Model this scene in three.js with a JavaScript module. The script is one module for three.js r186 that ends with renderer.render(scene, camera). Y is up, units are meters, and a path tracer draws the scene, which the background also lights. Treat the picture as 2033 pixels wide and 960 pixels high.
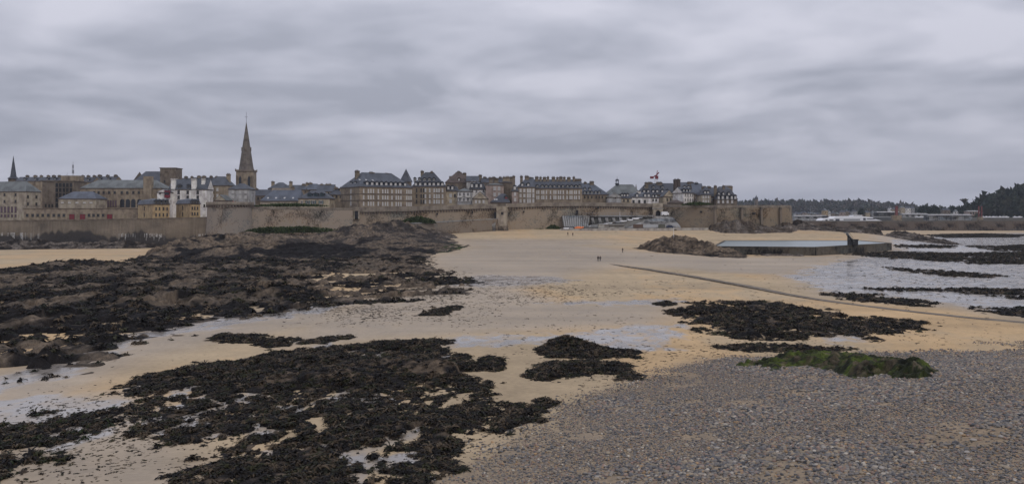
import * as THREE from 'three';
import { mergeGeometries } from 'three/addons/utils/BufferGeometryUtils.js';
import { MarchingCubes } from 'three/addons/objects/MarchingCubes.js';

// ---------------------------------------------------------------- camera, sky, sun, exposure
const F = 1595, CX = 1016.5, HY = 425, EYE = 15.5;      // focal length and principal point measured in photo pixels; eye height in metres above the low sand
const scene = new THREE.Scene();
const camera = new THREE.PerspectiveCamera(2 * Math.atan(535 / F) * 180 / Math.PI, 2033 / 1070, 0.5, 9000);
camera.position.set(0, EYE, 0);
camera.lookAt(0, EYE, -100);
camera.setViewOffset(2033, 1070, 0, 110, 2033, 960);
const renderer = new THREE.WebGLRenderer({ antialias: true });
renderer.toneMapping = THREE.LinearToneMapping;
renderer.toneMappingExposure = 1.07;
renderer.shadowMap.enabled = true;

// seeded random and lattice noise
let seed = 7;
const rnd = () => { seed = (seed + 0x6D2B79F5) | 0; let t = Math.imul(seed ^ (seed >>> 15), 1 | seed); t = (t + Math.imul(t ^ (t >>> 7), 61 | t)) ^ t; return ((t ^ (t >>> 14)) >>> 0) / 4294967296; };
const rr = (a, b) => a + (b - a) * rnd();
const pick = a => a[Math.floor(rnd() * a.length)];
const TAB = new Float32Array(65536); for (let i = 0; i < 65536; i++) TAB[i] = rnd() * 2 - 1;
function noise(x, y, per = 256) {
  let xi = Math.floor(x), yi = Math.floor(y); const fx = x - xi, fy = y - yi;
  const u = fx * fx * (3 - 2 * fx), v = fy * fy * (3 - 2 * fy);
  let x1, y1; if (per === 256) { xi &= 255; yi &= 255; x1 = (xi + 1) & 255; y1 = ((yi + 1) & 255) << 8; } else { xi = ((xi % per) + per) % per; yi = ((yi % per) + per) % per; x1 = (xi + 1) % per; y1 = ((yi + 1) % per) << 8; }
  const y0 = yi << 8;
  const a = TAB[y0 + xi], b = TAB[y0 + x1], c = TAB[y1 + xi], d = TAB[y1 + x1];
  return a + (b - a) * u + (c - a + (a - b - c + d) * u) * v;
}
function fbm(x, y, o = 4, per = 256) { let s = 0, a = 0.5; for (let i = 0; i < o; i++) { s += a * noise(x + i * 17, y + i * 31, per); x *= 2; y *= 2; a *= 0.5; if (per < 256) per *= 2; } return s; }
function ridged(x, y, o = 4) { let s = 0, a = 0.5; for (let i = 0; i < o; i++) { s += a * (1 - Math.abs(noise(x + i * 13, y + i * 7)) * 2); x *= 2.1; y *= 2.1; a *= 0.5; } return s; }
const clamp = (x, a = 0, b = 1) => Math.min(b, Math.max(a, x));
const sst = (a, b, x) => { const t = clamp((x - a) / (b - a)); return t * t * (3 - 2 * t); };
const lerp = (a, b, t) => a + (b - a) * t;

{ // overcast sky: one layer of stratocumulus seen in perspective, brighter towards the zenith
  const W = 2560, H = 1280, px = new Float32Array(W * H * 4);
  for (let j = 0; j < H; j++) {
    const el = ((j + 0.5) / H - 0.5) * Math.PI, sy = Math.sin(el), cy = Math.cos(el);
    for (let i = 0; i < W; i++) {
      const az = ((i + 0.5) / W - 0.5) * 2 * Math.PI, k = (j * W + i) * 4;
      const up = Math.max(sy, 0), q = 1 / (up + 0.10);
      const X = Math.cos(az) * cy * q, Z = Math.sin(az) * cy * q;
      const wx = X + 0.35 * noise(X * 1.3 + 40, Z * 1.3), wz = Z + 0.35 * noise(X * 1.3, Z * 1.3 + 90);
      let n = fbm(wx * 0.5 + 19, wz * 0.5 + 24, 5) * 0.55 + 1.05 * fbm(wx * 1.35 + 77, wz * 1.35 + 20, 6);
      n += 0.34 * fbm(X * 4.0, Z * 4.0, 4);
      const vis = sst(0.0, 0.16, up);                       // cloud relief fades into the even horizon band
      const c = clamp(0.5 + n * 1.15 * (0.25 + 0.75 * vis));
      const lift = lerp(0.415, 0.52, sst(0.0, 0.3, up)) + 0.14 * sst(0.25, 1, up);
      const v = lift * lerp(0.79, 1.2, c);
      px[k] = v * lerp(0.935, 0.985, c); px[k + 1] = v * lerp(0.985, 1.0, c); px[k + 2] = v * lerp(1.18, 1.15, c); px[k + 3] = 1;
      if (sy < 0) { px[k] = 0.30; px[k + 1] = 0.31; px[k + 2] = 0.35; }
    }
  }
  const t = new THREE.DataTexture(px, W, H, THREE.RGBAFormat, THREE.FloatType);
  t.mapping = THREE.EquirectangularReflectionMapping; t.magFilter = THREE.LinearFilter; t.minFilter = THREE.LinearFilter; t.needsUpdate = true;
  scene.background = t; scene.environment = t;
}
const sun = new THREE.DirectionalLight(0xfff2e2, 0.7);
sun.position.set(260, 420, 120); sun.target.position.set(0, 0, -250);
sun.castShadow = true; sun.shadow.radius = 40; sun.shadow.mapSize.set(2048, 2048);
Object.assign(sun.shadow.camera, { left: -500, right: 500, top: 500, bottom: -500, near: 1, far: 1600 });
scene.add(sun, sun.target);
scene.fog = new THREE.FogExp2(new THREE.Color().setRGB(0.72, 0.78, 0.92), 0.00007);

// ---------------------------------------------------------------- helpers
const used = {};
function numbered(n) { used[n] = (used[n] || 0) + 1; return used[n] === 1 ? n : `${n}_${String(used[n] - 1).padStart(3, '0')}`; }
function put(o, name, label, category, group, kind) {
  o.name = numbered(name); o.userData = {}; if (label) o.userData.label = label; if (category) o.userData.category = category;
  if (group) o.userData.group = group; if (kind) o.userData.kind = kind; scene.add(o); return o;
}
function shade(o) { o.castShadow = true; o.receiveShadow = true; return o; }
function part(name, geo, mat, parent) { const m = shade(new THREE.Mesh(geo, mat)); m.name = name; parent.add(m); return m; }
function thing(name, label, category, pos = [0, 0, 0], turn = 0, group) { const g = new THREE.Group(); put(g, name, label, category, group); g.position.set(...pos); g.rotation.y = turn; return g; }
const at = (px, row, d) => new THREE.Vector3((px - CX) / F * d, EYE - (row - HY) / F * d, -d);
const yAt = (row, d) => EYE - (row - HY) / F * d;
const xAt = (px, d) => (px - CX) / F * d;
function metric(g) { // uv in metres from the dominant axis of each face
  if (g.index) g = g.toNonIndexed();
  const p = g.attributes.position, n = g.attributes.normal, uv = new Float32Array(p.count * 2);
  for (let i = 0; i < p.count; i += 3) {
    const ax = Math.abs(n.getX(i)), ay = Math.abs(n.getY(i)), az = Math.abs(n.getZ(i));
    for (let k = i; k < i + 3; k++) {
      const x = p.getX(k), y = p.getY(k), z = p.getZ(k);
      if (ay > ax && ay > az && ay > 0.9) { uv[2 * k] = x; uv[2 * k + 1] = z; } else if (ax > az) { uv[2 * k] = z; uv[2 * k + 1] = y; } else { uv[2 * k] = x; uv[2 * k + 1] = y; }
    }
  }
  g.setAttribute('uv', new THREE.BufferAttribute(uv, 2)); return g;
}
const bx = (w, h, d, x = 0, y = 0, z = 0, ry = 0) => { const g = new THREE.BoxGeometry(w, h, d); if (ry) g.rotateY(ry); g.translate(x, y, z); return metric(g); };
const cyl = (r0, r1, h, x = 0, y = 0, z = 0, n = 8) => metric(new THREE.CylinderGeometry(r1, r0, h, n).translate(x, y + h / 2, z));
const mg = a => mergeGeometries(a.map(g => { if (g.index) g = g.toNonIndexed(); for (const k of Object.keys(g.attributes)) if (!['position', 'normal', 'uv'].includes(k)) g.deleteAttribute(k); return g; }));
function faces(polys) { // flat faced solid from polygons (lists of [x,y,z]), fanned
  const pos = [];
  for (const p of polys) for (let i = 1; i + 1 < p.length; i++) pos.push(...p[0], ...p[i], ...p[i + 1]);
  const g = new THREE.BufferGeometry(); g.setAttribute('position', new THREE.BufferAttribute(new Float32Array(pos), 3)); g.computeVertexNormals();
  g.setAttribute('uv', new THREE.BufferAttribute(new Float32Array(pos.length / 3 * 2), 2)); return metric(g);
}
function bar(a, b, r0, r1 = r0, n = 5) { // tapered rod between two points
  const A = new THREE.Vector3(...a), B = new THREE.Vector3(...b), L = A.distanceTo(B), g = new THREE.CylinderGeometry(r1, r0, L, n);
  g.translate(0, L / 2, 0); g.applyQuaternion(new THREE.Quaternion().setFromUnitVectors(new THREE.Vector3(0, 1, 0), B.sub(A).normalize())); g.translate(A.x, A.y, A.z); return metric(g);
}
const rgb = (r, g, b) => new THREE.Color().setRGB(r, g, b);
function tex(w, h, f, srgb = true) { // f(u,v) -> [r,g,b] linear 0..1, or a grey number for data
  const px = new Uint8Array(w * h * 4), enc = x => { x = clamp(x); return 255 * (srgb ? (x <= 0.0031308 ? 12.92 * x : 1.055 * Math.pow(x, 1 / 2.4) - 0.055) : x); };
  for (let j = 0; j < h; j++) for (let i = 0; i < w; i++) { const c = f(i / w, j / h), k = (j * w + i) * 4; if (typeof c === 'number') px[k] = px[k + 1] = px[k + 2] = enc(c); else { px[k] = enc(c[0]); px[k + 1] = enc(c[1]); px[k + 2] = enc(c[2]); } px[k + 3] = 255; }
  const t = new THREE.DataTexture(px, w, h); t.wrapS = t.wrapT = THREE.RepeatWrapping; t.magFilter = THREE.LinearFilter; t.minFilter = THREE.LinearMipmapLinearFilter; t.generateMipmaps = true;
  if (srgb) t.colorSpace = THREE.SRGBColorSpace; t.needsUpdate = true; return t;
}
const rep = (t, a, b = a) => { const c = t.clone(); c.repeat.set(a, b); c.needsUpdate = true; return c; };
const std = (color, roughness, more = {}) => new THREE.MeshStandardMaterial({ color, roughness, ...more });

// tileable textures: masonry stain and coursing, slate, rock relief, sand relief
const stoneT = rep(tex(512, 512, (u, v) => { const n = fbm(u * 16, v * 16, 5, 16), s = fbm(u * 48, v * 8, 3, 8), c = noise(u * 96, Math.floor(v * 128) * 3.7) * 0.5; const k = 0.78 + 0.45 * n + 0.2 * s + 0.13 * c; return [k, k * (0.985 + 0.05 * n), k * (0.97 + 0.1 * s)]; }), 1 / 30);
const slateT = rep(tex(512, 512, (u, v) => { const n = fbm(u * 8, v * 8, 5, 8), c = noise(u * 128 + Math.floor(v * 64) * 5.3, Math.floor(v * 64) * 1.7); const k = 0.78 + 0.45 * n + 0.16 * c; return [k, k, k]; }), 1 / 16);
const rampT = rep(tex(1024, 512, (u, v) => { const a = fbm(u * 16, v * 8, 5, 8), s = fbm(u * 128, v * 4, 4, 4), b = noise(u * 256 + Math.floor(v * 64) * 11.3, Math.floor(v * 64)); const k = 0.78 + 1.1 * a + 0.22 * s + 0.34 * b, w = 0.22 * fbm(u * 8 + 3, v * 8 + 9, 3, 8); return [k * (1 + w), k, k * (1 - w)]; }), 1 / 90, 1 / 40);
const rockB = rep(tex(512, 512, (u, v) => { const x = u * 16, y = v * 16; return 0.5 + 0.5 * fbm(x, y, 6, 16) + 0.15 * Math.abs(noise(x * 4, y * 4, 64)); }, false), 1 / 5);
const rockT = rep(tex(512, 512, (u, v) => { const x = u * 16, y = v * 16, k = 0.75 + 0.6 * fbm(x, y, 6, 16) + 0.25 * noise(x * 8, y * 8, 128); return [k, k, k]; }), 1 / 7);
const M = {
  granite: std(rgb(0.31, 0.255, 0.19), 0.9, { map: stoneT }), graniteD: std(rgb(0.20, 0.165, 0.13), 0.9, { map: stoneT }), graniteP: std(rgb(0.41, 0.36, 0.285), 0.9, { map: stoneT }),
  greyWall: std(rgb(0.42, 0.42, 0.42), 0.85, { map: stoneT }), white: std(rgb(0.84, 0.82, 0.79), 0.8, { map: stoneT }), cream: std(rgb(0.50, 0.43, 0.32), 0.85, { map: stoneT }),
  ochre: std(rgb(0.48, 0.355, 0.20), 0.85, { map: stoneT }), pink: std(rgb(0.40, 0.32, 0.28), 0.85, { map: stoneT }),
  slate: std(rgb(0.072, 0.082, 0.102), 0.6, { map: slateT }), slateB: std(rgb(0.088, 0.104, 0.136), 0.55, { map: slateT }), slateG: std(rgb(0.15, 0.165, 0.165), 0.65, { map: slateT }), slateD: std(rgb(0.055, 0.062, 0.08), 0.6, { map: slateT }),
  brownRoof: std(rgb(0.10, 0.075, 0.065), 0.8, { map: slateT }), frame: std(rgb(0.5, 0.485, 0.46), 0.6), paneD: std(rgb(0.02, 0.023, 0.028), 0.12), paneP: std(rgb(0.42, 0.42, 0.42), 0.35), shutter: std(rgb(0.52, 0.51, 0.50), 0.6),
  frameD: std(rgb(0.10, 0.085, 0.07), 0.7), purple: std(rgb(0.11, 0.06, 0.10), 0.6), red: std(rgb(0.17, 0.018, 0.03), 0.6), teal: std(rgb(0.02, 0.07, 0.085), 0.6), trim: std(rgb(0.12, 0.095, 0.08), 0.85),
  ramp: std(rgb(0.29, 0.235, 0.175), 0.95, { map: rampT, bumpMap: rampT, bumpScale: 0.25 }), rampG: std(rgb(0.20, 0.165, 0.13), 0.95, { map: rampT, bumpMap: rampT, bumpScale: 0.25 }), coping: std(rgb(0.26, 0.225, 0.185), 0.9, { map: stoneT }),
  concrete: std(rgb(0.26, 0.26, 0.255), 0.9, { map: rampT }), concreteD: std(rgb(0.13, 0.125, 0.11), 0.9, { map: rampT }), concreteP: std(rgb(0.42, 0.40, 0.36), 0.85, { map: stoneT }),
  metal: std(rgb(0.30, 0.31, 0.33), 0.4, { metalness: 0.6 }), dark: std(rgb(0.02, 0.02, 0.022), 0.7), paintW: std(rgb(0.82, 0.82, 0.83), 0.4), black: std(rgb(0.012, 0.012, 0.014), 0.5),
};

// ---------------------------------------------------------------- ground
function segD(px, pz, ax, az, bx_, bz) { const vx = bx_ - ax, vz = bz - az, t = clamp(((px - ax) * vx + (pz - az) * vz) / (vx * vx + vz * vz)); const dx = px - ax - vx * t, dz = pz - az - vz * t; return dx * dx + dz * dz; }
function region(pts) { // signed distance to a polygon in plan, positive inside
  let x0 = 1e9, x1 = -1e9, z0 = 1e9, z1 = -1e9; for (const [x, z] of pts) { x0 = Math.min(x0, x); x1 = Math.max(x1, x); z0 = Math.min(z0, z); z1 = Math.max(z1, z); }
  const f = (x, z) => {
    let m = 1e18, inside = false; for (let i = 0, j = pts.length - 1; i < pts.length; j = i++) { const [ax, az] = pts[i], [bX, bZ] = pts[j]; m = Math.min(m, segD(x, z, ax, az, bX, bZ)); if ((az > z) !== (bZ > z) && x < (bX - ax) * (z - az) / (bZ - az) + ax) inside = !inside; }
    return inside ? Math.sqrt(m) : -Math.sqrt(m);
  };
  f.box = [x0, x1, z0, z1]; f.near = (x, z, pad) => x > x0 - pad && x < x1 + pad && z > z0 - pad && z < z1 + pad; return f;
}
const FOOT = region([[-16, -14], [-8, -40], [-5.5, -46], [4, -66], [21, -86], [45, -90], [75, -92], [160, -96], [160, 5], [-16, 5]]); // foot of the shingle bank
function ground(x, z) {
  const d = -z;
  let y = 0.10 * noise(x * 0.03 + 5, z * 0.03) + 0.05 * noise(x * 0.11, z * 0.09);
  const lat = sst(-100, -45, x) * (1 - sst(160, 245, x));
  if (lat > 0 && d > 240) {
    const a = d < 300 ? sst(240, 330, d) * 2.2 : d < 350 ? lerp(0, 1, 0) + lerp(sst(240, 330, d) * 2.2, 3.0, (d - 300) / 50) : lerp(3.0, 7.6, Math.min((d - 350) / 78, 1));
    const b = d < 340 ? 0 : d < 374 ? (d - 340) / 34 * 2.4 : lerp(2.4, 7.4, Math.min((d - 374) / 56, 1));
    y += lat * lerp(a, b, sst(50, 85, x)) * (1 - sst(445, 520, d) * sst(150, 172, x));
  }
  if (d < 110 && FOOT.near(x, z, 0)) { const s = FOOT(x, z); if (s > 0) y += 0.105 * s + 0.0008 * s * s - 0.35 * sst(0, 6, s) + 0.12 * noise(x * 0.2, z * 0.2) * sst(0, 8, s); }
  return y;
}
function G(px, row) { let d = 15.5 * F / (row - HY); for (let i = 0; i < 14; i++) { const y = ground(xAt(px, d), -d); d = lerp(d, (EYE - y) * F / (row - HY), 0.7); } return [xAt(px, d), -d]; }
const poly = a => { const p = []; for (let i = 0; i < a.length; i += 2) p.push(G(a[i], a[i + 1])); return p; };
const polyD = a => { const p = []; for (let i = 0; i < a.length; i += 2) p.push([xAt(a[i], a[i + 1]), -a[i + 1]]); return p; };

// damp and flooded parts of the sand
const FILM = [
  [-40, 760, 0, 750, 90, 722, 150, 698, 260, 665, 400, 628, 560, 608, 700, 588, 730, 598, 560, 634, 420, 654, 300, 676, 220, 702, 190, 718, 160, 738, 60, 768, -40, 792],
  [-40, 800, 60, 790, 150, 795, 230, 800, 200, 830, 230, 850, 180, 880, 110, 890, 40, 860, -40, 840],
  [560, 676, 700, 684, 870, 670, 1000, 664, 1180, 658, 1270, 648, 1345, 645, 1325, 672, 1330, 690, 1240, 696, 1180, 692, 1060, 688, 900, 690, 740, 702, 640, 696],
  [1080, 600, 1200, 595, 1340, 592, 1370, 600, 1300, 607, 1150, 605],
  [820, 565, 960, 546, 1080, 548, 1160, 556, 1130, 564, 950, 568],
  [1565, 548, 1600, 535, 1660, 518, 1770, 502, 1790, 474, 1900, 464, 2150, 462, 2150, 640, 2033, 628, 1900, 607, 1800, 592, 1640, 580, 1590, 563],
  [1640, 655, 1700, 645, 1720, 655, 1700, 685, 1650, 690], [490, 815, 545, 810, 540, 830, 495, 836], [480, 850, 520, 840, 530, 858, 495, 868], [330, 760, 480, 725, 500, 732, 390, 780, 300, 800],
  [865, 840, 915, 830, 900, 865, 868, 868], [700, 820, 760, 800, 770, 812, 710, 828], [930, 785, 975, 800, 960, 820, 925, 812],
].map(p => region(poly(p)));
const DAMP = [
  [560, 640, 700, 600, 850, 560, 840, 512, 920, 488, 1040, 478, 1150, 480, 1250, 500, 1480, 512, 1640, 508, 1700, 500, 1660, 522, 1570, 545, 1400, 540, 1230, 526, 1100, 560, 1000, 575, 1100, 600, 1340, 605, 1300, 640, 900, 665, 560, 690],
  [-40, 745, 300, 660, 560, 605, 700, 590, 720, 640, 500, 670, 300, 715, 100, 790, -40, 900], [-40, 790, 260, 780, 400, 860, 450, 1000, -40, 1000], [1560, 550, 1640, 515, 1780, 470, 2150, 455, 2150, 650, 1900, 612, 1620, 588],
  [900, 476, 1200, 478, 1240, 486, 1050, 492, 900, 490],
].map(p => region(poly(p)));
function best(list, x, z, pad) { let s = -pad; for (const f of list) if (f.near(x, z, pad)) { const v = f(x, z); if (v > s) s = v; } return s; }
const REEFPX = [215, 772, 300, 740, 420, 718, 500, 712, 540, 695, 640, 690, 720, 685, 865, 674, 890, 692, 930, 715, 940, 745, 990, 795, 1050, 850, 930, 862, 905, 900, 835, 945, 790, 1010, 330, 1010, 370, 930, 450, 898, 560, 878, 480, 868, 400, 880, 210, 862, 260, 835, 290, 815, 255, 792], REEF = region(poly(REEFPX));
const look = [0, 0, 0, 0];
function sandLook(x, z) {
  const d = -z, n1 = fbm(x * 0.06 + 3, z * 0.03, 4), n2 = fbm(x * 0.5, z * 0.35 + 8, 3), n3 = noise(x * 3.1, z * 3.1);
  const wob = 1 + d * 0.012;
  const damp = sst(-2.5, 2.5, best(DAMP, x, z, 9) / wob + 2.2 * n1 + 1.2 * n2);
  let film = sst(-0.5, 0.7, best(FILM, x, z, 7) / wob + 1.9 * n2 + 1.2 * n1 - 0.35);
  if (d < 110 && REEF.near(x, z, 0) && REEF(x, z) > 1) film = Math.max(film, sst(0.02, 0.16, fbm(x * 0.28 + 90, z * 0.16, 3)));
  film *= 0.55 + 0.45 * sst(-0.35, 0.1, fbm(x * 0.9 + z * 0.25, z * 0.5 - x * 0.1, 3));
  const orange = sst(-0.2, 0.35, n1 + 0.3 * n2);
  let k = 1 + 0.16 * n1 + 0.16 * n2 + 0.08 * n3 + 0.22 * fbm(x * 0.025 + 9, z * 0.16 + 2, 4);
  let r = lerp(0.43, 0.46, orange), g = lerp(0.33, 0.318, orange), b = lerp(0.205, 0.168, orange);
  r = lerp(r, 0.34, damp); g = lerp(g, 0.272, damp); b = lerp(b, 0.192, damp);
  r = lerp(r, 0.265, film); g = lerp(g, 0.24, film); b = lerp(b, 0.215, film);
  let rough = lerp(0.97, 0.6, damp); rough = lerp(rough, 0.06, film);
  rough = clamp(rough + 0.12 * n2 * damp * (1 - film), 0.05, 1);
  if (d < 115) { const s = FOOT(x, z); const p = sst(-1.5, 3, s + 3 * n2 + 1.5 * n1); const gr = 0.5 + 0.5 * noise(x * 9, z * 9); r = lerp(r, lerp(0.30, 0.11, gr), p * 0.8); g = lerp(g, lerp(0.225, 0.10, gr), p * 0.8); b = lerp(b, lerp(0.145, 0.09, gr), p * 0.8); }
  const sp = noise(x * 5.7 + 3, z * 4.3) + 0.6 * noise(x * 1.3, z * 0.9 + 50); if (sp > 1.05) k *= 0.72;      // shell and weed grit
  look[0] = r * k; look[1] = g * k; look[2] = b * k; look[3] = rough; return look;
}
const sandB = tex(512, 512, (u, v) => { const w = 1.2 * noise(u * 4, v * 4, 4); return 0.5 + 0.28 * Math.sin((v * 22 + w + 0.5 * noise(u * 8, v * 8, 8)) * 6.2832) * (0.5 + 0.5 * noise(u * 4 + 2, v * 4 + 1, 4)) + 0.25 * fbm(u * 32, v * 32, 3, 32); }, false);
const beach = new THREE.Group(); put(beach, 'sand_beach', 'wide tan sand beach at low tide below the walls', null, null, 'structure');
function tile(x0, x1, d0, d1, nx, nz, tw, th, enc) {
  const pos = new Float32Array((nx + 1) * (nz + 1) * 3), uv = new Float32Array((nx + 1) * (nz + 1) * 2), idx = []; let k = 0;
  for (let j = 0; j <= nz; j++) for (let i = 0; i <= nx; i++, k++) { const x = lerp(x0, x1, i / nx), d = lerp(d0, d1, j / nz); pos[3 * k] = x; pos[3 * k + 1] = ground(x, -d); pos[3 * k + 2] = -d; uv[2 * k] = i / nx; uv[2 * k + 1] = j / nz; if (i < nx && j < nz) idx.push(k, k + 1, k + nx + 1, k + 1, k + nx + 2, k + nx + 1); }
  const g = new THREE.BufferGeometry(); g.setAttribute('position', new THREE.BufferAttribute(pos, 3)); g.setAttribute('uv', new THREE.BufferAttribute(uv, 2)); g.setIndex(idx); g.computeVertexNormals();
  const c = new Uint8Array(tw * th * 4), r = new Uint8Array(tw * th * 4), sr = v => 255 * (v <= 0.0031308 ? 12.92 * v : 1.055 * Math.pow(clamp(v), 1 / 2.4) - 0.055);
  for (let j = 0; j < th; j++) for (let i = 0; i < tw; i++) { const q = (j * tw + i) * 4, l = sandLook(lerp(x0, x1, (i + 0.5) / tw), -lerp(d0, d1, (j + 0.5) / th)); c[q] = sr(l[0]); c[q + 1] = sr(l[1]); c[q + 2] = sr(l[2]); c[q + 3] = 255; r[q] = r[q + 1] = r[q + 2] = 255 * l[3]; r[q + 3] = 255; }
  const mk = (a, s) => { const t = new THREE.DataTexture(a, tw, th); t.magFilter = THREE.LinearFilter; t.minFilter = THREE.LinearMipmapLinearFilter; t.generateMipmaps = true; if (s) t.colorSpace = THREE.SRGBColorSpace; t.needsUpdate = true; return t; };
  part('sand', g, new THREE.MeshStandardMaterial({ map: mk(c, true), roughnessMap: mk(r, false), roughness: 1, bumpMap: rep(sandB, (x1 - x0) / 9, (d1 - d0) / 9), bumpScale: 0.014 }), beach);
}
tile(-110, 110, 12, 120, 260, 130, 2048, 1400);
tile(-280, 280, 120, 340, 280, 110, 2048, 1024);
tile(-700, 700, 340, 905, 350, 140, 2048, 900);

// ---------------------------------------------------------------- rock outcrops with seaweed
function tuftGeo(nb, len, wid, hgt) {
  const pos = [];
  for (let b = 0; b < nb; b++) {
    const a = rr(0, 6.283), L = len * rr(0.5, 1), w = wid * rr(0.6, 1.2), ox = rr(-0.3, 0.3) * len, oz = rr(-0.3, 0.3) * len, h = hgt * rr(0.4, 1); let pl = null, prv = null, tw = rr(-0.8, 0.8);
    for (let s = 0; s <= 3; s++) {
      const t = s / 3, aa = a + tw * t, x = ox + Math.cos(aa) * L * t, z = oz + Math.sin(aa) * L * t, y = h * Math.sin(Math.PI * (0.25 + 0.75 * t)) - 0.02, ww = w * (s === 0 ? 0.4 : s === 3 ? 0.25 : 1), tilt = rr(-0.5, 0.5) * w;
      const l = [x - Math.sin(aa) * ww, y - tilt, z + Math.cos(aa) * ww], r = [x + Math.sin(aa) * ww, y + tilt, z - Math.cos(aa) * ww];
      if (pl) pos.push(...pl, ...prv, ...l, ...prv, ...r, ...l); pl = l; prv = r;
    }
  }
  const g = new THREE.BufferGeometry(); g.setAttribute('position', new THREE.BufferAttribute(new Float32Array(pos), 3)); g.computeVertexNormals(); return g;
}
const tuftA = tuftGeo(12, 0.42, 0.055, 0.17), tuftB = tuftGeo(10, 0.5, 0.06, 0.1), flake = tuftGeo(5, 0.34, 0.06, 0.045);
const weedM = new THREE.MeshPhysicalMaterial({ color: 0xffffff, roughness: 0.55, specularIntensity: 0.18, side: THREE.DoubleSide });
const rockM = new THREE.MeshPhysicalMaterial({ color: 0xffffff, vertexColors: true, roughness: 0.9, specularIntensity: 0.4, map: rockT, bumpMap: rockB, bumpScale: 0.16 });
const UPV = new THREE.Vector3(0, 1, 0), mat4 = new THREE.Matrix4(), qt = new THREE.Quaternion(), v3 = new THREE.Vector3(), s3 = new THREE.Vector3(), eul = new THREE.Euler();
function scatter(name, geo, mat, spots, parent, label) { // spots: [x,y,z,scale,color,flat]
  const im = shade(new THREE.InstancedMesh(geo, mat, spots.length));
  spots.forEach(([x, y, z, s, c, f = 1, tilt = 0.35], i) => { qt.setFromEuler(eul.set(rr(-tilt, tilt), rr(0, 6.283), rr(-tilt, tilt))); im.setMatrixAt(i, mat4.compose(v3.set(x, y, z), qt, Array.isArray(s) ? s3.set(...s) : s3.set(s, s * f, s))); im.setColorAt(i, c); });
  im.name = name; im.userData.kind = 'stuff'; if (label) im.userData.label = label; parent.add(im); return im;
}
const WEED = [rgb(0.010, 0.009, 0.009), rgb(0.010, 0.009, 0.009), rgb(0.015, 0.013, 0.011), rgb(0.024, 0.018, 0.013), rgb(0.018, 0.019, 0.012), rgb(0.05, 0.037, 0.024), rgb(0.085, 0.064, 0.042), rgb(0.03, 0.03, 0.014)];
const PAL = { weed: [0.014, 0.012, 0.012], brown: [0.125, 0.094, 0.066], grey: [0.17, 0.145, 0.125], pale: [0.26, 0.215, 0.165], moss: [0.075, 0.10, 0.02], mossD: [0.03, 0.036, 0.016], tan: [0.19, 0.145, 0.102] };
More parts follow.
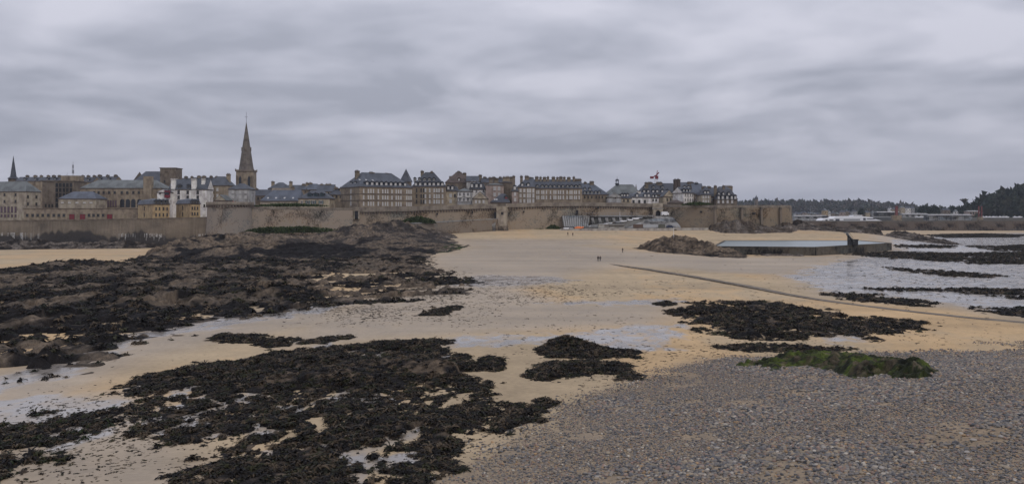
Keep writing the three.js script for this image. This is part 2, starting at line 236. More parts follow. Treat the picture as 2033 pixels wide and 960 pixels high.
function outcrop(o) {
  const reg = region(o.pts), [x0, x1, z0, z1] = reg.box, pad = 1.5, rx = o.res, rz = o.resZ || o.res, nx = Math.ceil((x1 - x0 + 2 * pad) / rx), nz = Math.ceil((z1 - z0 + 2 * pad) / rz);
  const sc = o.sc || 1, edge = o.edge || 1.5, ew = o.ew ?? 1, ang = o.ang ?? 0.3, ca = Math.cos(ang), sa = Math.sin(ang);
  const inf = (x, z) => {
    const s = reg(x, z) + ew * (2.4 * fbm(x * 0.35 / sc, z * 0.3 / sc + 7, 4) + 0.8 * noise(x * 1.5 / sc, z * 1.1 / sc) + 0.35 * noise(x * 4 / sc, z * 3 / sc)); if (s < -1.2) return null;
    const u = (x * ca + z * sa), w = (-x * sa + z * ca);
    let lift = o.h * sst(-0.2, edge, s);
    let bump = 0; for (const [bX, bZ, bh, rX, rZ] of o.bumps || []) { const q = ((x - bX) / rX) ** 2 + ((z - bZ) / rZ) ** 2; if (q < 9) bump += bh * Math.exp(-q); }
    const st = ridged(u * 0.12 / sc, w * 0.42 / sc, 5), fi = fbm(x * 1.1 / sc, z * 1.1 / sc, 4);
    const fr = o.fine ? o.fine * (ridged(x * 0.8 / (o.fsc || 1) + 5, z * 0.8 / (o.fsc || 1), 3) - 0.35) : 0; lift += sst(-0.3, edge * 1.3, s) * fr; lift += sst(-0.3, edge * 1.3, s) * (bump * (1 + 0.22 * st + 0.12 * fi) + o.amp * (0.55 * st + 0.8 * fi));
    let hole = 0; if (o.gap != null) { const gn = fbm(u * (o.gu || 0.22) / sc + 31, w * (o.gw || 0.75) / sc, 4) + (o.gn ?? 0.16) * noise(x * 1.6 / sc, z * 1.1 / sc) + (o.gapAt ? o.gapAt(x, z) : 0) - 0.18 * Math.min(bump, 2); hole = sst(o.gap, o.gap + 0.1, gn); lift = lerp(lift, -0.12, hole); }
    if (s < 0) lift = Math.min(lift, 0) + s * 0.25;
    return [lift, s, st, fi, bump, hole];
  };
  const id = new Int32Array((nx + 1) * (nz + 1)).fill(-1), pos = [], col = [], uv = [], low = []; const c = [0, 0, 0];
  for (let j = 0; j <= nz; j++) for (let i = 0; i <= nx; i++) {
    const x = x0 - pad + i * rx + rr(-0.25, 0.25) * rx, z = z0 - pad + j * rz + rr(-0.25, 0.25) * rz, f = inf(x, z); if (!f) continue;
    id[j * (nx + 1) + i] = pos.length / 3; pos.push(x, ground(x, z) + f[0], z); low.push(f[0] < -0.04); uv.push(x, z);
    o.color(x, z, f, c); const k = Math.max(0.25, 0.9 + 0.45 * noise(x * 2.9 / Math.sqrt(sc), z * 2.9 / Math.sqrt(sc)) + 0.35 * noise(x * 1.1, z * 0.9) + 0.25 * noise(x * 0.4, z * 0.4)); col.push(c[0] * k, c[1] * k, c[2] * k);
  }
  const idx = []; for (let j = 0; j < nz; j++) for (let i = 0; i < nx; i++) { const a = id[j * (nx + 1) + i], b = id[j * (nx + 1) + i + 1], e = id[(j + 1) * (nx + 1) + i], f = id[(j + 1) * (nx + 1) + i + 1]; if (a < 0 || b < 0 || e < 0 || f < 0 || (low[a] && low[b] && low[e] && low[f])) continue; idx.push(a, e, b, b, e, f); }
  const g = new THREE.BufferGeometry(); g.setAttribute('position', new THREE.BufferAttribute(new Float32Array(pos), 3)); g.setAttribute('color', new THREE.BufferAttribute(new Float32Array(col), 3)); g.setAttribute('uv', new THREE.BufferAttribute(new Float32Array(uv), 2)); g.setIndex(idx); g.computeVertexNormals();
  const t = thing(o.name, o.label, o.cat || 'rock', [0, 0, 0], 0, o.group);
  const rk = part('rock', g, rockM, t); if (o.gap != null) rk.userData.kind = 'stuff';
  if (o.weed) { // tufts of wrack where the weed noise is high
    const area = (x1 - x0) * (z1 - z0), n = Math.min(o.weed * area, 60000), sp = [];
    for (let i = 0; i < n; i++) { const x = rr(x0, x1), z = rr(z0, z1), f = inf(x, z); if (!f || f[1] < (o.fringe ?? -0.5) || (f[5] > 0.3 && rnd() > 0.12) || rnd() > o.weedP(x, z, f)) continue; sp.push([x, ground(x, z) + Math.max(f[0], 0), z, (o.ws || 1) * (0.45 + 1.2 * rnd() * rnd() + 0.3 * rnd()) * (f[5] > 0.3 ? 0.6 : 1), pick(o.weedC || WEED), rr(0.6, 1.3)]); }
    if (sp.length) scatter('seaweed', o.tuft || tuftA, weedM, sp, t, 'dark wrack draped over the rock');
  }
  return inf;
}
const mix = (c, a, b, t) => { c[0] = lerp(a[0], b[0], t); c[1] = lerp(a[1], b[1], t); c[2] = lerp(a[2], b[2], t); };
const weedy = (brown) => (x, z, f, c) => { const n = fbm(x * 0.5 + 11, z * 0.5, 4) + 0.25 * f[2] - 0.1; mix(c, PAL.weed, PAL.brown, clamp(sst(-0.1, 0.45, n + brown) * 0.9)); };
const bp = (px, row, h, rX, rZ) => { const [x, z] = G(px, row); return [x, z, h, rX, rZ]; };
const bd = (px, d, h, rX, rZ) => [xAt(px, d), -d, h, rX, rZ];

// big foreground reef
const reefTop = G(760, 742), reefTop2 = G(880, 735);
outcrop({ name: 'seaweed_reef', label: 'largest foreground reef of black seaweed with a brown rocky hump', cat: 'reef', res: 0.16, resZ: 0.2, h: 0.05, amp: 0.14, edge: 1.6, ew: 1.3, gap: 0.12, gn: 0.42, gu: 0.18, gw: 0.6, ang: -1.2, fine: 0.16,
  gapAt: (x, z) => 0.07 * sst(-70, -56, z) - 0.18 * sst(-68, -77, z) * sst(-28, -18, x),
  pts: poly(REEFPX),
  bumps: [bp(800, 735, 0.9, 6, 3.2), bp(880, 745, 1.0, 3, 2.2), bp(660, 755, 0.8, 5, 2.4), bp(820, 690, 0.55, 7, 3), bp(600, 720, 0.5, 7, 3), bp(560, 765, 0.5, 4, 2), bp(420, 745, 0.35, 7, 3), bp(720, 850, 0.25, 8, 3)],
  color: (x, z, f, c) => { const hump = sst(0.2, 0.7, f[4]) * sst(-89, -83, z); const n = fbm(x * 0.7 + 11, z * 0.7, 4) + 0.2 * f[2]; mix(c, PAL.weed, PAL.brown, clamp(sst(0.1, 0.5, n) * 0.8 + hump * sst(-0.3, 0.2, n))); },
  weed: 22, weedP: (x, z, f) => { const hump = sst(0.25, 0.7, f[4]) * sst(-89, -83, z); return (1 - 0.85 * hump) * (fbm(x * 0.7, z * 0.7 + 60, 3) > -0.14 ? 1 : 0.12); } });
outcrop({ name: 'seaweed_reef', label: 'patchy black and green seaweed bed in the bottom left corner', cat: 'reef', res: 0.2, h: 0.1, amp: 0.16, edge: 1.2, ew: 1.1, gap: 0.04, gn: 0.42, gu: 0.2, gw: 0.5, ang: -0.9,
  pts: poly([-60, 850, 60, 842, 90, 825, 150, 822, 255, 808, 235, 845, 200, 862, 100, 885, 108, 905, 55, 930, 50, 975, -80, 1010]), color: weedy(-0.15), weed: 16, weedP: () => 0.9, weedC: [...WEED, rgb(0.022, 0.03, 0.012)] });
const small = (label, p, h, o = {}) => outcrop({ name: 'seaweed_rock', label, res: 0.2, h: h * 0.25, amp: 0.4 * h + 0.04, edge: 1.8, ew: 0.95, fine: 0.12, bumps: [], color: weedy(-0.08), weed: 18, weedP: (x, z, f) => 0.85, ...o, pts: poly(p) });
small('low black weedy rock lying on the sand above the big reef', [405, 676, 440, 664, 500, 666, 520, 674, 580, 677, 574, 687, 530, 690, 510, 682, 450, 680], 0.7);
small('thin trail of dark weed pointing right on the wet sand', [585, 683, 640, 674, 712, 664, 680, 672, 640, 681], 0.3);
small('narrow dark weed bar in the middle of the sand', [832, 627, 880, 609, 918, 607, 900, 617, 870, 625], 0.5);
small('round weedy boulder between the big reef and the shingle', [946, 733, 950, 716, 970, 710, 994, 714, 999, 733, 975, 738], 1.3, { edge: 0.9, ew: 0.3 });
small('long low black reef beside the rippled pool', [1063, 692, 1090, 684, 1130, 680, 1170, 686, 1265, 700, 1262, 711, 1180, 712, 1095, 708], 0.9, { bumps: [bp(1120, 690, 0.8, 3, 2)] });
small('brown and black weedy rock just above the shingle edge', [1032, 748, 1080, 722, 1150, 714, 1250, 727, 1247, 740, 1150, 748, 1100, 755], 0.7, { color: weedy(0.1), bumps: [bp(1110, 735, 0.4, 3, 2)] });
small('little dark weed patch touching the shingle edge', [1222, 756, 1250, 744, 1268, 744, 1255, 756], 0.25);
small('black weed strand on the sand left of the shingle', [1040, 812, 1075, 790, 1100, 792, 1115, 806, 1080, 820, 1020, 845, 1000, 840], 0.3);
small('small dark weed mound left of the broad reef', [1296, 604, 1325, 598, 1346, 604, 1318, 609], 0.7);
outcrop({ name: 'seaweed_reef', label: 'broad flat weed covered reef below the stone causeway', cat: 'reef', res: 0.3, h: 0.06, amp: 0.26, edge: 2.2, ew: 1.8, gap: 0.15, gn: 0.42, gu: 0.25, gw: 0.4, color: weedy(0.02), weed: 9, ws: 1.3, weedP: (x, z, f) => fbm(x * 0.5, z * 0.4, 3) > -0.12 ? 0.95 : 0.1,
  pts: poly([1342, 622, 1375, 603, 1440, 598, 1540, 601, 1620, 614, 1700, 630, 1790, 634, 1850, 641, 1835, 655, 1740, 660, 1640, 670, 1530, 676, 1470, 667, 1375, 656, 1410, 646, 1350, 626]), bumps: [bp(1430, 620, 0.6, 8, 4), bp(1560, 640, 0.5, 9, 5), bp(1500, 668, 0.5, 6, 2)] });
small('scattered weed line on the sand above the mossy rock', [1420, 690, 1500, 682, 1600, 686, 1700, 692, 1640, 698, 1480, 697], 0.25, { weed: 8 });
small('small dark rock on the sand above the mossy rock', [1714, 674, 1735, 669, 1752, 673, 1735, 678], 0.6, { weed: 6 });
small('tiny mossy stone on the sand right of the mossy rock', [1790, 704, 1798, 700, 1808, 704, 1800, 707], 0.5, { weed: 0, color: (x, z, f, c) => mix(c, PAL.mossD, PAL.moss, 0.4) });
outcrop({ name: 'mossy_rock', label: 'bright green mossy rock rising from the edge of the shingle', res: 0.13, h: 0.4, amp: 0.75, edge: 1.2, ew: 0.5, sc: 0.9, gap: 0.27,
  pts: poly([1462, 727, 1500, 718, 1560, 708, 1650, 704, 1700, 710, 1740, 718, 1800, 722, 1850, 736, 1868, 750, 1800, 753, 1750, 745, 1690, 752, 1650, 742, 1600, 728, 1530, 736, 1500, 727]), bumps: [bp(1580, 717, 0.4, 3, 1.6), bp(1650, 724, 0.45, 3, 2), bp(1700, 739, 0.4, 2.5, 1.6), bp(1800, 740, 0.45, 3, 1.8)],
  color: (x, z, f, c) => { const n = fbm(x * 0.8, z * 0.8, 4); mix(c, PAL.mossD, PAL.moss, sst(-0.15, 0.3, n)); if (fbm(x * 1.1 + 40, z * 1.1, 3) > 0.22) mix(c, c, PAL.brown, 0.6); },
  weed: 34, ws: 0.3, tuft: flake, weedC: [rgb(0.06, 0.085, 0.015), rgb(0.085, 0.11, 0.018), rgb(0.035, 0.044, 0.015), rgb(0.05, 0.04, 0.02), rgb(0.03, 0.026, 0.016)], weedP: (x, z, f) => fbm(x * 0.8, z * 0.8, 4) > -0.1 ? 0.8 : 0.2 });

const DARKS = [bd(390, 258, 1, 22, 16), bd(640, 292, 1, 18, 14), bd(140, 150, 1, 24, 8), bd(500, 148, 1, 14, 6), bd(200, 122, 1, 26, 7), bd(80, 100, 1, 14, 8), bd(400, 128, 1, 12, 6)], darkAt = (x, z) => { let s = 0; for (const [a, b, h, p, q] of DARKS) s += Math.exp(-(((x - a) / p) ** 2) - ((z - b) / q) ** 2); return Math.min(s, 1); };
// the great reef on the left, rising to the foot of the round tower
const BR = [bd(420, 335, 4.6, 17, 22), bd(540, 350, 5.0, 20, 22), bd(690, 378, 6.2, 18, 22), bd(790, 392, 5.2, 14, 16), bd(340, 305, 3.3, 14, 16), bd(620, 300, 3.2, 22, 14), bd(460, 290, 2.6, 20, 12), bd(760, 350, 2.4, 16, 18), bd(120, 240, 1.3, 14, 8), bd(520, 152, 1.5, 8, 5), bd(560, 148, 0.9, 5, 4), bd(300, 140, 1.2, 14, 6), bd(420, 180, 0.9, 10, 7), bd(250, 185, 1.0, 14, 8), bd(60, 115, 1.0, 9, 6), bd(80, 84, 0.9, 4, 2.5), bd(180, 84, 0.6, 4, 2)];
outcrop({ name: 'rocky_foreshore', label: 'huge dark rocky foreshore on the left below the round tower', cat: 'rock', res: 0.45, resZ: 0.6, h: 0.4, amp: 0.8, edge: 5, ew: 2.6, sc: 2.2, ang: -0.5, fine: 0.75, fsc: 2.0, gap: 0.22, gn: 0.3, gu: 0.15, gw: 0.7, gapAt: (x, z) => 0.38 * sst(-70, -25, x) * sst(-280, -200, z) - 0.3 * sst(-210, -290, z) + 0.12 * sst(-150, -95, z), bumps: BR,
  pts: polyD([-120, 72, 0, 75, 140, 79, 280, 94, 400, 113, 560, 131, 700, 140, 800, 141, 935, 158, 950, 190, 860, 222, 840, 265, 900, 320, 900, 350, 890, 400, 780, 412, 690, 400, 500, 386, 413, 375, 330, 325, 280, 285, 240, 252, 150, 250, 60, 238, 0, 220, -120, 215]),
  color: (x, z, f, c) => { const d = -z, hi = sst(1.2, 4.5, f[4] + f[0] * 0.3), n = fbm(x * 0.16 + 3, z * 0.12, 5) * 1.2 + 0.3 * f[2]; const dark = sst(0.22, -0.10, n + 0.1 * hi - 0.10 * sst(170, 110, d) - 0.55 * darkAt(x, z)); mix(c, [0.125, 0.10, 0.077], PAL.tan, clamp(hi * 0.45 + 0.6 * sst(0.1, 0.6, f[2]))); mix(c, c, PAL.weed, dark); if (d > 340) mix(c, c, PAL.grey, 0.25); },
  weed: 1.6, ws: 1.9, fringe: -1.1, weedP: (x, z, f) => { const d = -z; if (d > 270) return 0; const n = fbm(x * 0.16 + 3, z * 0.12, 5) * 1.2 + 0.3 * f[2]; return n < 0.04 + 0.10 * sst(170, 110, d) + 0.5 * darkAt(x, z) ? 0.95 : 0.1; } });
// rock island with the beacon
const island = outcrop({ name: 'rock_islet', fine: 0.5, fsc: 1.5, label: 'bare brown rock islet on the beach carrying a white pole', res: 0.35, h: 0.7, amp: 1.0, edge: 4, ew: 1, sc: 1.6, ang: 0.5,
  pts: polyD([1258, 312, 1300, 297, 1380, 288, 1440, 284, 1482, 283, 1484, 300, 1450, 322, 1350, 332, 1290, 324]), bumps: [bd(1335, 310, 3.5, 8, 8), bd(1392, 306, 2.7, 8, 8), bd(1440, 298, 1.2, 7, 6), bd(1298, 308, 0.9, 8, 6)],
  color: (x, z, f, c) => { const n = fbm(x * 0.4, z * 0.4, 4) + 0.2 * f[2]; mix(c, PAL.brown, PAL.tan, sst(-0.2, 0.4, n)); mix(c, c, PAL.weed, 0.6 * sst(0.0, -0.35, n) + 0.5 * sst(0.9, 0.2, f[0])); } });
const boulders = (label, p, o) => outcrop({ name: o.name || 'rock_outcrop', label, res: 0.5, fine: 0.6, fsc: 2, h: 0.5, amp: 0.9, edge: 3, ew: 1.2, sc: 1.8, ang: 0.2, color: (x, z, f, c) => { const n = fbm(x * 0.3, z * 0.3, 4) + 0.2 * f[2]; mix(c, PAL.brown, PAL.grey, sst(-0.2, 0.4, n)); mix(c, c, PAL.weed, (o.dark ?? 0.35) * sst(0.35, -0.25, n)); }, pts: polyD(p), ...o });
boulders('rocks strewn along the outer foot of the sea pool wall', [1500, 299, 1560, 296, 1600, 293, 1598, 299, 1540, 304], { h: 0.4, amp: 0.5, res: 0.3, edge: 1.2 });
boulders('grey rocks heaped against the foot of the tall bastion', [1400, 428, 1440, 412, 1500, 410, 1560, 414, 1580, 418, 1590, 440, 1480, 438, 1425, 438], { amp: 1.5, bumps: [bd(1435, 427, 2.6, 7, 4), bd(1470, 427, 3.4, 9, 4), bd(1510, 428, 1.6, 8, 4), bd(1562, 434, 3.2, 5, 6)] });
boulders('dark rock spit running right from the bastion corner', [1560, 440, 1600, 425, 1680, 420, 1760, 440, 1755, 480, 1650, 520, 1570, 480], { dark: 0.8, bumps: [bd(1590, 455, 3.5, 8, 8), bd(1640, 470, 2.6, 14, 10), bd(1715, 450, 3.4, 12, 8), bd(1750, 450, 1.6, 6, 6)] });
boulders('low dark rock ledge at the far right of the flats', [1752, 425, 1800, 400, 1880, 380, 1910, 385, 1890, 420, 1810, 450, 1765, 448], { dark: 0.85, bumps: [bd(1800, 428, 2.6, 12, 7), bd(1850, 410, 1.2, 12, 7)] });
boulders('dark rocks at the foot of the long left rampart', [-60, 348, 60, 352, 140, 358, 260, 362, 330, 372, 330, 385, -60, 392], { dark: 0.9, h: 0.9, amp: 1.5, bumps: [bd(40, 372, 2.2, 12, 8), bd(230, 376, 1.6, 12, 6), bd(110, 378, 1.2, 12, 6)] });
boulders('flat rocks at the foot of the lower sea wall', [840, 385, 880, 372, 910, 372, 912, 382, 890, 405, 850, 405], { h: 0.6, amp: 0.6, bumps: [bd(850, 396, 2.4, 6, 6)] });
boulders('green weed flat spreading right from the big foreshore', [745, 318, 800, 290, 850, 288, 905, 300, 935, 328, 880, 345, 780, 345], { h: 0.18, amp: 0.25, edge: 2, color: (x, z, f, c) => { const n = fbm(x * 0.3, z * 0.3, 4); mix(c, PAL.mossD, PAL.moss, 0.5 * sst(-0.1, 0.4, n)); mix(c, c, PAL.brown, sst(0.15, 0.4, fbm(x * 0.25 + 9, z * 0.2, 3))); } });
// flat weed beds of the right-hand flats
[['broad black weed bed across the wet flats right of the pool', [1680, 506, 1760, 499, 1900, 502, 2033, 500, 2120, 505, 2120, 524, 1950, 524, 1800, 514]], ['slim weed bar lying inside the largest puddle', [1745, 529, 1850, 535, 1990, 546, 1960, 551, 1800, 541]],
  ['weed bed alongside the upper edge of the stone causeway', [1610, 580, 1700, 583, 1850, 596, 1885, 603, 1830, 609, 1700, 599]], ['weed streak nearest below the largest puddle on the right', [1720, 573, 1900, 572, 2033, 574, 2120, 585, 2033, 594, 1900, 582]],
  ['weed bed at the right edge just above the causeway', [1900, 608, 2000, 610, 2120, 612, 2120, 632, 1990, 623]], ['dark weed bed on the far right flats', [1920, 489, 2033, 486, 2120, 487, 2120, 500, 1980, 498]],
  ['thin weed streak beside the end of the pool', [1770, 489, 1840, 485, 1900, 488, 1880, 492, 1790, 493]], ['distant purple brown weed streaks on the flats', [1830, 466, 1950, 463, 2050, 466, 2010, 471, 1880, 472]]].forEach(([l, p]) =>
  outcrop({ name: 'seaweed_bed', label: l, cat: 'seaweed', group: 'weed beds on the right flats', res: 0.45, resZ: 0.6, h: 0.06, amp: 0.2, edge: 2.5, ew: 2.2, sc: 1.6, gap: 0.1, gn: 0.4, gu: 0.12, gw: 0.5, ang: 0, pts: poly(p), color: weedy(-0.1), weed: 2.2, ws: 1.6, weedP: () => 0.8 }));

{ // loose weed scraps over the sand
  const sp = [], zones = [[840, 560, 1300, 600, 1300], [900, 600, 1350, 700, 260], [950, 690, 1320, 800, 500], [560, 560, 950, 636, 2600], [700, 535, 940, 600, 700], [-40, 690, 420, 860, 160], [-20, 800, 560, 960, 1700], [1360, 640, 1760, 705, 420], [1240, 680, 1500, 720, 110], [1560, 500, 2033, 620, 900], [1300, 540, 1620, 600, 60], [1700, 640, 2033, 720, 120], [1100, 470, 1480, 530, 60], [900, 740, 1120, 900, 380]];
  for (const [a, b, c, d, n] of zones) for (let i = 0, m = 0; i < n && m < n * 8; m++) { const px = (a + c) / 2 + (c - a) * 0.75 * (rnd() + rnd() - 1), row = (b + d) / 2 + (d - b) * 0.7 * (rnd() + rnd() - 1); if (row < 455) continue; const [x, z] = G(px, row); if (fbm(x * 0.16 + 70, z * 0.1, 3) < rr(-0.35, 0.3)) continue; const dd = -z; sp.push([x, ground(x, z) + 0.015, z, (0.25 + 0.9 * rnd() * rnd()) * (0.6 + dd * 0.0075), pick(WEED), rr(0.7, 1.2), 0.1]); i++; }
  const g = new THREE.Group(); put(g, 'seaweed_scraps', 'loose dark weed scraps strewn over the wet sand', null, null, 'stuff'); scatter('scrap', flake, weedM, sp, g);
}
// ---------------------------------------------------------------- shingle
const pebbles = [0, 1, 2].map(k => { const g = new THREE.IcosahedronGeometry(1, 1), p = g.attributes.position, q = new THREE.Vector3(); for (let i = 0; i < p.count; i++) { q.fromBufferAttribute(p, i); const m = 1 + 0.2 * noise(q.x * 1.3 + k * 9 + 20, q.y * 1.3 + q.z * 1.1 + 20); p.setXYZ(i, q.x * m, q.y * m, q.z * m); } g.deleteAttribute('uv'); g.computeVertexNormals(); const n = g.attributes.normal; for (let i = 0; i < p.count; i++) { q.fromBufferAttribute(p, i).normalize(); n.setXYZ(i, q.x, q.y, q.z); } return g; });
const pebM = new THREE.MeshStandardMaterial({ color: 0xffffff, roughness: 0.8 });
const PEB = [[0.098, 0.097, 0.101, 5], [0.15, 0.14, 0.132, 6], [0.205, 0.178, 0.148, 6], [0.26, 0.212, 0.152, 4], [0.22, 0.152, 0.12, 3], [0.38, 0.345, 0.29, 0.7], [0.055, 0.057, 0.062, 3], [0.30, 0.20, 0.11, 1.2]], PW = []; for (const c of PEB) for (let i = 0; i < c[3] * 5; i++) PW.push(c);
const pebCol = () => { const c = pick(PW), k = rr(0.75, 1.25); return rgb(c[0] * k, c[1] * k, c[2] * k); };
{
  const shingle = new THREE.Group(); put(shingle, 'shingle', 'bank of grey and beige pebbles in the right foreground', null, null, 'stuff');
  const lists = [[], [], []], scat = region(poly([1870, 650, 1960, 640, 2120, 640, 2120, 780, 1880, 760, 1900, 720, 1980, 700, 1900, 672]));
  for (let i = 0; i < 400000; i++) {
    const d = 26 + 72 * Math.pow(rnd(), 0.85), x = rr(Math.max(-12, (44 - d) * 0.5 - 10), Math.min(70, 0.72 * d + 8)), z = -d; let s = FOOT(x, z) + 2.2 * fbm(x * 0.25, z * 0.25, 3);
    let p = sst(-2.2, 5.5 - 2.5 * sst(5, 20, x), s); if (s < 1 && scat(x, z) > 0) p = Math.max(p, 0.3 * sst(-0.1, 0.35, fbm(x * 0.3, z * 0.3, 3) + 0.1));
    if (x < 8 && d < 60) p *= lerp(1, 0.62, sst(9, 3, s)); const sg = fbm(x * 0.35 + 20, z * 0.35, 3); if (sg > 0.31) p *= 0.15; else if (sg > 0.24) p *= 0.6;
    if (rnd() > p) continue; const bandn = 0.75 + 0.5 * sst(-0.25, 0.3, fbm(x * 0.12 + 4, z * 0.2, 3)), r = (0.033 + 0.078 * Math.pow(rnd(), 2.4)) * bandn;
    lists[i % 3].push([x, ground(x, z) + r * rr(0.05, 0.45), z, [r * rr(0.9, 1.5), r * rr(0.5, 0.8), r * rr(0.8, 1.2)], pebCol(), 1, 0.4]);
  }
  lists.forEach((l, k) => scatter('pebbles', pebbles[k], pebM, l, shingle));
}
{ // single larger cobbles among the pebbles
  const tones = [[0.36, 0.32, 0.265], [0.29, 0.24, 0.175], [0.32, 0.295, 0.265]].map(c => std(rgb(c[0], c[1], c[2]), 0.8));
  for (let i = 0; i < 46; i++) { const [x, z] = G(rr(1150, 2020), 790 + 165 * Math.sqrt(rnd())), r = rr(0.10, 0.16), m = shade(new THREE.Mesh(pebbles[i % 3], tones[i % 3])); m.scale.set(r * rr(1, 1.4), r * 0.62, r); m.rotation.y = rr(0, 6); m.position.set(x, ground(x, z) + r * 0.35, z); put(m, 'cobble', 'large pale rounded cobble standing out among the smaller pebbles', 'stone', 'large cobbles on the shingle'); }
}

// ---------------------------------------------------------------- causeway, sea pool
function strip(path, hw, y0, y1) { // raised band along a plan polyline
  const P = path.map(([x, z]) => new THREE.Vector3(x, 0, z)), L = [], R = [];
  P.forEach((p, i) => { const t = P[Math.min(i + 1, P.length - 1)].clone().sub(P[Math.max(i - 1, 0)]).normalize(), n = new THREE.Vector3(-t.z, 0, t.x), w = typeof hw === 'number' ? hw : hw(i / (P.length - 1)); L.push(p.clone().addScaledVector(n, w)); R.push(p.clone().addScaledVector(n, -w)); });
  const f = [], v = (p, y) => [p.x, y, p.z], top = (p, i) => typeof y1 === 'function' ? y1(p.x, p.z, i / (P.length - 1)) : y1, bot = (p, i) => typeof y0 === 'function' ? y0(p.x, p.z, i / (P.length - 1)) : y0;
  for (let i = 0; i + 1 < P.length; i++) { const j = i + 1, a = L[i], b = L[j], c = R[j], d = R[i];
    f.push([v(a, top(a, i)), v(b, top(b, j)), v(c, top(c, j)), v(d, top(d, i))], [v(a, bot(a, i)), v(b, bot(b, j)), v(b, top(b, j)), v(a, top(a, i))], [v(d, top(d, i)), v(c, top(c, j)), v(c, bot(c, j)), v(d, bot(d, i))]); }
  for (const i of [0, P.length - 1]) { const a = L[i], d = R[i]; f.push([v(a, bot(a, i)), v(a, top(a, i)), v(d, top(d, i)), v(d, bot(d, i))]); }
  return faces(f);
}
function dense(pts, n) { const c = new THREE.CatmullRomCurve3(pts.map(([x, z]) => new THREE.Vector3(x, 0, z))); return c.getSpacedPoints(n).map(p => [p.x, p.z]); }
const way = dense([[1215, 524], [1350, 546], [1480, 569], [1620, 594], [1800, 617], [1920, 630], [2150, 650]].map(([a, b]) => G(a, b)), 60);
{ const t = thing('stone_causeway', 'long narrow grey stone causeway crossing the sand to the right', 'causeway'); part('paving', strip(way, 0.85, (x, z) => ground(x, z) - 0.4, (x, z, t) => ground(x, z) + 0.03 + 0.28 * sst(0, 0.12, t) * (1 - 0.9 * sst(0.5, 0.8, t)) + 0.05 * noise(x, z)), std(rgb(0.20, 0.17, 0.135), 0.9, { map: stoneT }), t); }
const POOL = [[xAt(1418, 309), -309], [114, -301.5], [161.5, -343], [163, -376], [100, -376]];
{
  const t = thing('sea_pool', 'concrete tidal swimming pool filled with still pale water', 'pool'), wallTop = 3.25, poolM = std(rgb(0.095, 0.085, 0.068), 0.9, { map: rampT });
  for (let i = 0; i < 5; i++) { const a = POOL[i], b = POOL[(i + 1) % 5]; if (i === 4) continue; const dx = b[0] - a[0], dz = b[1] - a[1], L = Math.hypot(dx, dz); part('pool_wall', bx(L + 1.1, 5, 1.1, 0, 0, 0).translate(0, wallTop - 2.5 + i * 0.004, 0).rotateY(Math.atan2(-dz, dx)).translate((a[0] + b[0]) / 2, 0, (a[1] + b[1]) / 2), poolM, t); }
  part('pool_wall', bx(Math.hypot(22, 67), 5, 1.1).translate(0, wallTop - 2.49, 0).rotateY(Math.atan2(67, 22) + Math.PI).translate((POOL[4][0] + POOL[0][0]) / 2, 0, -342.5), poolM, t);
  const sh = new THREE.Shape(POOL.map(([x, z]) => new THREE.Vector2(x, -z))), g = new THREE.ShapeGeometry(sh); g.rotateX(-Math.PI / 2); g.translate(0, wallTop - 0.12, 0);
  part('water', g, std(rgb(0.24, 0.29, 0.30), 0.28, { bumpMap: rep(sandB, 0.25), bumpScale: 0.02 }), t);
}
{ // diving platform on the pool wall
  const p = [135, 3.25, -319.5], t = thing('diving_platform', 'dark concrete diving platform with a leaning stair on the pool wall', 'diving tower', p, 0.3), m = M.concreteD, k = M.black;
  part('base_block', mg([bx(2.6, 2.0, 2.4, 1.6, 1.0, -0.6), bx(3.0, 0.3, 2.7, 1.6, 2.15, -0.6)]), k, t); part('platform', bx(1.5, 0.3, 1.4, -2.2, 4.95, 0), M.concrete, t);
  part('post', bx(0.45, 4.4, 0.45, -1.4, 2.2, 0), k, t); part('leaning_stair', faces([[[-1.9, 4.75, -0.7], [-1.9, 4.75, 0.7], [1.0, 1.6, 0.7], [1.0, 1.6, -0.7]], [[-1.9, 4.2, -0.7], [1.0, 1.05, -0.7], [1.0, 1.05, 0.7], [-1.9, 4.2, 0.7]], [[-1.9, 4.2, 0.7], [1, 1.05, 0.7], [1, 1.6, 0.7], [-1.9, 4.75, 0.7]], [[-1.9, 4.2, -0.7], [-1.9, 4.75, -0.7], [1, 1.6, -0.7], [1, 1.05, -0.7]], [[-1.9, 4.2, 0.7], [-1.9, 4.75, 0.7], [-1.9, 4.75, -0.7], [-1.9, 4.2, -0.7]]]), M.concrete, t);
  part('brace', bar([-1.4, 0.05, 0], [0.8, 2.5, 0], 0.16), k, t); part('handrail', mg([bar([-2.0, 5.6, 0.6], [0.6, 2.8, 0.6], 0.05), bar([-2.0, 4.7, 0.6], [-2.0, 5.6, 0.6], 0.05)]), k, t);
}

